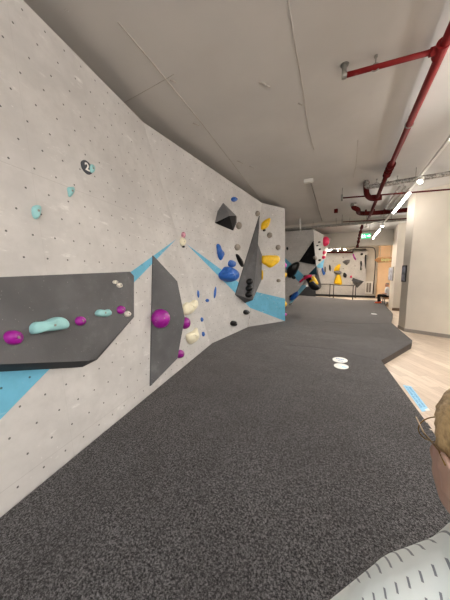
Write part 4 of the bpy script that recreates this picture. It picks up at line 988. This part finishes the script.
    for s in ('L', 'R'):
        an = V(J['an'+s]); fd = Matrix.Rotation(J.get('foot'+s, 0), 3, 'Z') @ V((0, 1, 0)); b_ = bmesh.new()
        z0 = an.z-.082+.04
        limb(b_, [V((an.x, an.y, an.z-.015)), V((an.x, an.y, z0))-fd*.04, V((an.x, an.y, z0))+fd*.07, V((an.x, an.y, z0-.004))+fd*.16], [.044, .042, .042, .034])
        done('shoe', remesh(b_, vox, 2), mats['shoe'])
    return root
cut1 = lambda y, z: z > (.062 if y > .055 else (.062-(.055-y)*1.0 if y > .012 else (.018 if y > -.02 else max(-.06, .018+(y+.02)*1.6))))
stand = dict(slim=.82, pelvis=(0, 0, .90), chest=(0, 0, 1.15), neck=(0, -.01, 1.33), head=(-.010, .015, 1.476),
             shL=(-.108, 0, 1.228), elL=(-.24, -.03, 1.0), wrL=(-.225, .06, .76), shR=(.108, 0, 1.228), elR=(.225, -.03, .99), wrR=(.215, .06, .76),
             hipL=(-.085, 0, .86), knL=(-.09, .01, .47), anL=(-.09, -.02, .083), hipR=(.085, 0, .86), knR=(.09, .01, .47), anR=(.09, -.02, .083), hem=-.12)
figure((.234, .42, 0), 0.0, stand, .0055,
       dict(skin=skin_mat((172, 142, 128), 'fair skin'), hair=hair_mat('short blond hair', (132, 106, 70), (196, 168, 124)), shirt=shirt_mat(), trousers=simple('dark trousers cloth', (50, 54, 64), .9, .1, 20), shoe=simple('grey shoe', (110, 110, 112), .7), frame=simple('dark gold wire', (120, 96, 50), .35, .1, 10, metal=.8), lip=simple('lip skin', (176, 100, 92), .5)),
       'person with short blond hair and thin glasses in a white dashed shirt, bottom right corner', cut1, glasses=True, head_yaw=math.radians(11))
# seated person, far
cut2 = lambda y, z: z > (.085 if y > .0 else .03)
sit = dict(pelvis=(0, 0, .50), chest=(0, .02, .82), neck=(0, .02, .98), head=(0, .05, 1.14),
           shL=(-.175, .02, .91), elL=(-.21, .06, .62), wrL=(-.1, .26, .62), shR=(.175, .02, .91), elR=(.21, .06, .62), wrR=(.1, .26, .62),
           hipL=(-.1, .04, .47), knL=(-.13, .44, .49), anL=(-.12, .42, .083), hipR=(.1, .04, .47), knR=(.12, .44, .49), anR=(.12, .36, .083), hem=.0)
fp_ = Z(380.5, 303.5); loc = (fp_.x+.33, fp_.y+.1, 0)
figure(loc, math.radians(78), sit, .012,
       dict(skin=skin_mat((206, 150, 126), 'tanned skin'), hair=hair_mat('short grey hair', (120, 110, 100), (170, 160, 150)), shirt=simple('white shirt cloth', (226, 226, 232), .9, .03, 10), trousers=simple('black trousers cloth', (22, 22, 26), .9, .1, 20), shoe=simple('orange shoe', (240, 92, 40), .6), frame=M['steel'], lip=simple('lip skin b', (170, 100, 92), .5)),
       'person in white shirt, black trousers and orange shoes sitting beside the far cream wall', cut2, detail=False, shirt_sleeve=.9)
bn = thing('bench', (loc[0], loc[1], 0), 'low dark bench under the seated person', 'bench')
box('seat', (loc[0]+.02, loc[1], .36), (.42, .8, .06), M['brown_wood'], bn, bev=.01)
for sx in (-.16, .2):
    for sy in (-.34, .34): box('leg', (loc[0]+sx, loc[1]+sy, .165), (.04, .04, .33), M['black_metal'], bn)

# ------------------------------------------------------------------ light
w = bpy.data.worlds.new('world'); SC.world = w; w.use_nodes = True
bg = w.node_tree.nodes['Background']; bg.inputs[0].default_value = (1.0, .985, .965, 1); bg.inputs[1].default_value = 1.0
def area(loc, rot, sx, sy, e, col=(1, .93, .85), par=None):
    l = bpy.data.lights.new('ceiling_area', 'AREA'); l.shape = 'RECTANGLE'; l.size = sx; l.size_y = sy; l.energy = e; l.color = col
    o = bpy.data.objects.new('ceiling_area', l); COL.objects.link(o); o.location = loc; o.rotation_euler = rot; return o
# added fill lamps, out of view, hanging lower and glowing up and down
def fill_pendant(x, y0, y1, lab, z=3.35, up=True):
    t_ = thing('fill_pendant_lamp', (x, (y0+y1)/2, z), lab, 'lamp', 'added hanging fill lamps')
    ym = (y0+y1)/2; L_ = y1-y0
    box('housing', (x, ym, z), (.16, L_, .05), M['white_plastic'], t_)
    box('diffuser', (x, ym, z-.04), (.14, L_-.04, .03), M['fill_pendant'], t_)
    if up: box('uplight', (x, ym, z+.04), (.14, L_-.04, .03), M['fill_pendant'], t_)
    for yy in (y0+.2, y1-.2):
        bm = bmesh.new(); cyl_bm(bm, (x, yy, z+.02), (x, yy, CZ), .006, seg=6); link('hanger_rod', bm_mesh(bm), M['steel'], t_)
fill_pendant(3.6, -3.5, -.5, 'added unseen rear hanging fill lamp over the wooden floor')
fill_pendant(4.4, 1.2, 4.2, 'added unseen middle hanging fill lamp over the wooden floor')
fill_pendant(3.9, 5.6, 8.2, 'added unseen front hanging fill lamp over the wooden floor')
fill_pendant(.4, -4.4, -1.4, 'added unseen hanging fill lamp over the mat behind the photographer')
fill_pendant(7.2, 2, 5, 'added unseen outermost hanging fill lamp far to the right')
fill_pendant(0.2, 18.2, 20.2, 'added unseen hanging fill lamp behind the deep beam over the far mat', z=4.15)
fill_pendant(3.7, 11.6, 14.2, 'added hanging fill lamp hidden behind the cream wall')
fill_pendant(-1.3, 18.2, 20.2, 'added unseen left hanging fill lamp behind the deep beam over the far mat', z=4.15)
fill_pendant(3.4, 18.4, 20.8, 'added hanging fill lamp over the seated person hidden by the far column', z=3.9)

SC.view_settings.view_transform = 'Standard'; SC.view_settings.look = 'None'; SC.view_settings.exposure = 1.0; SC.view_settings.gamma = 1.0
SC.view_settings.use_curve_mapping = False
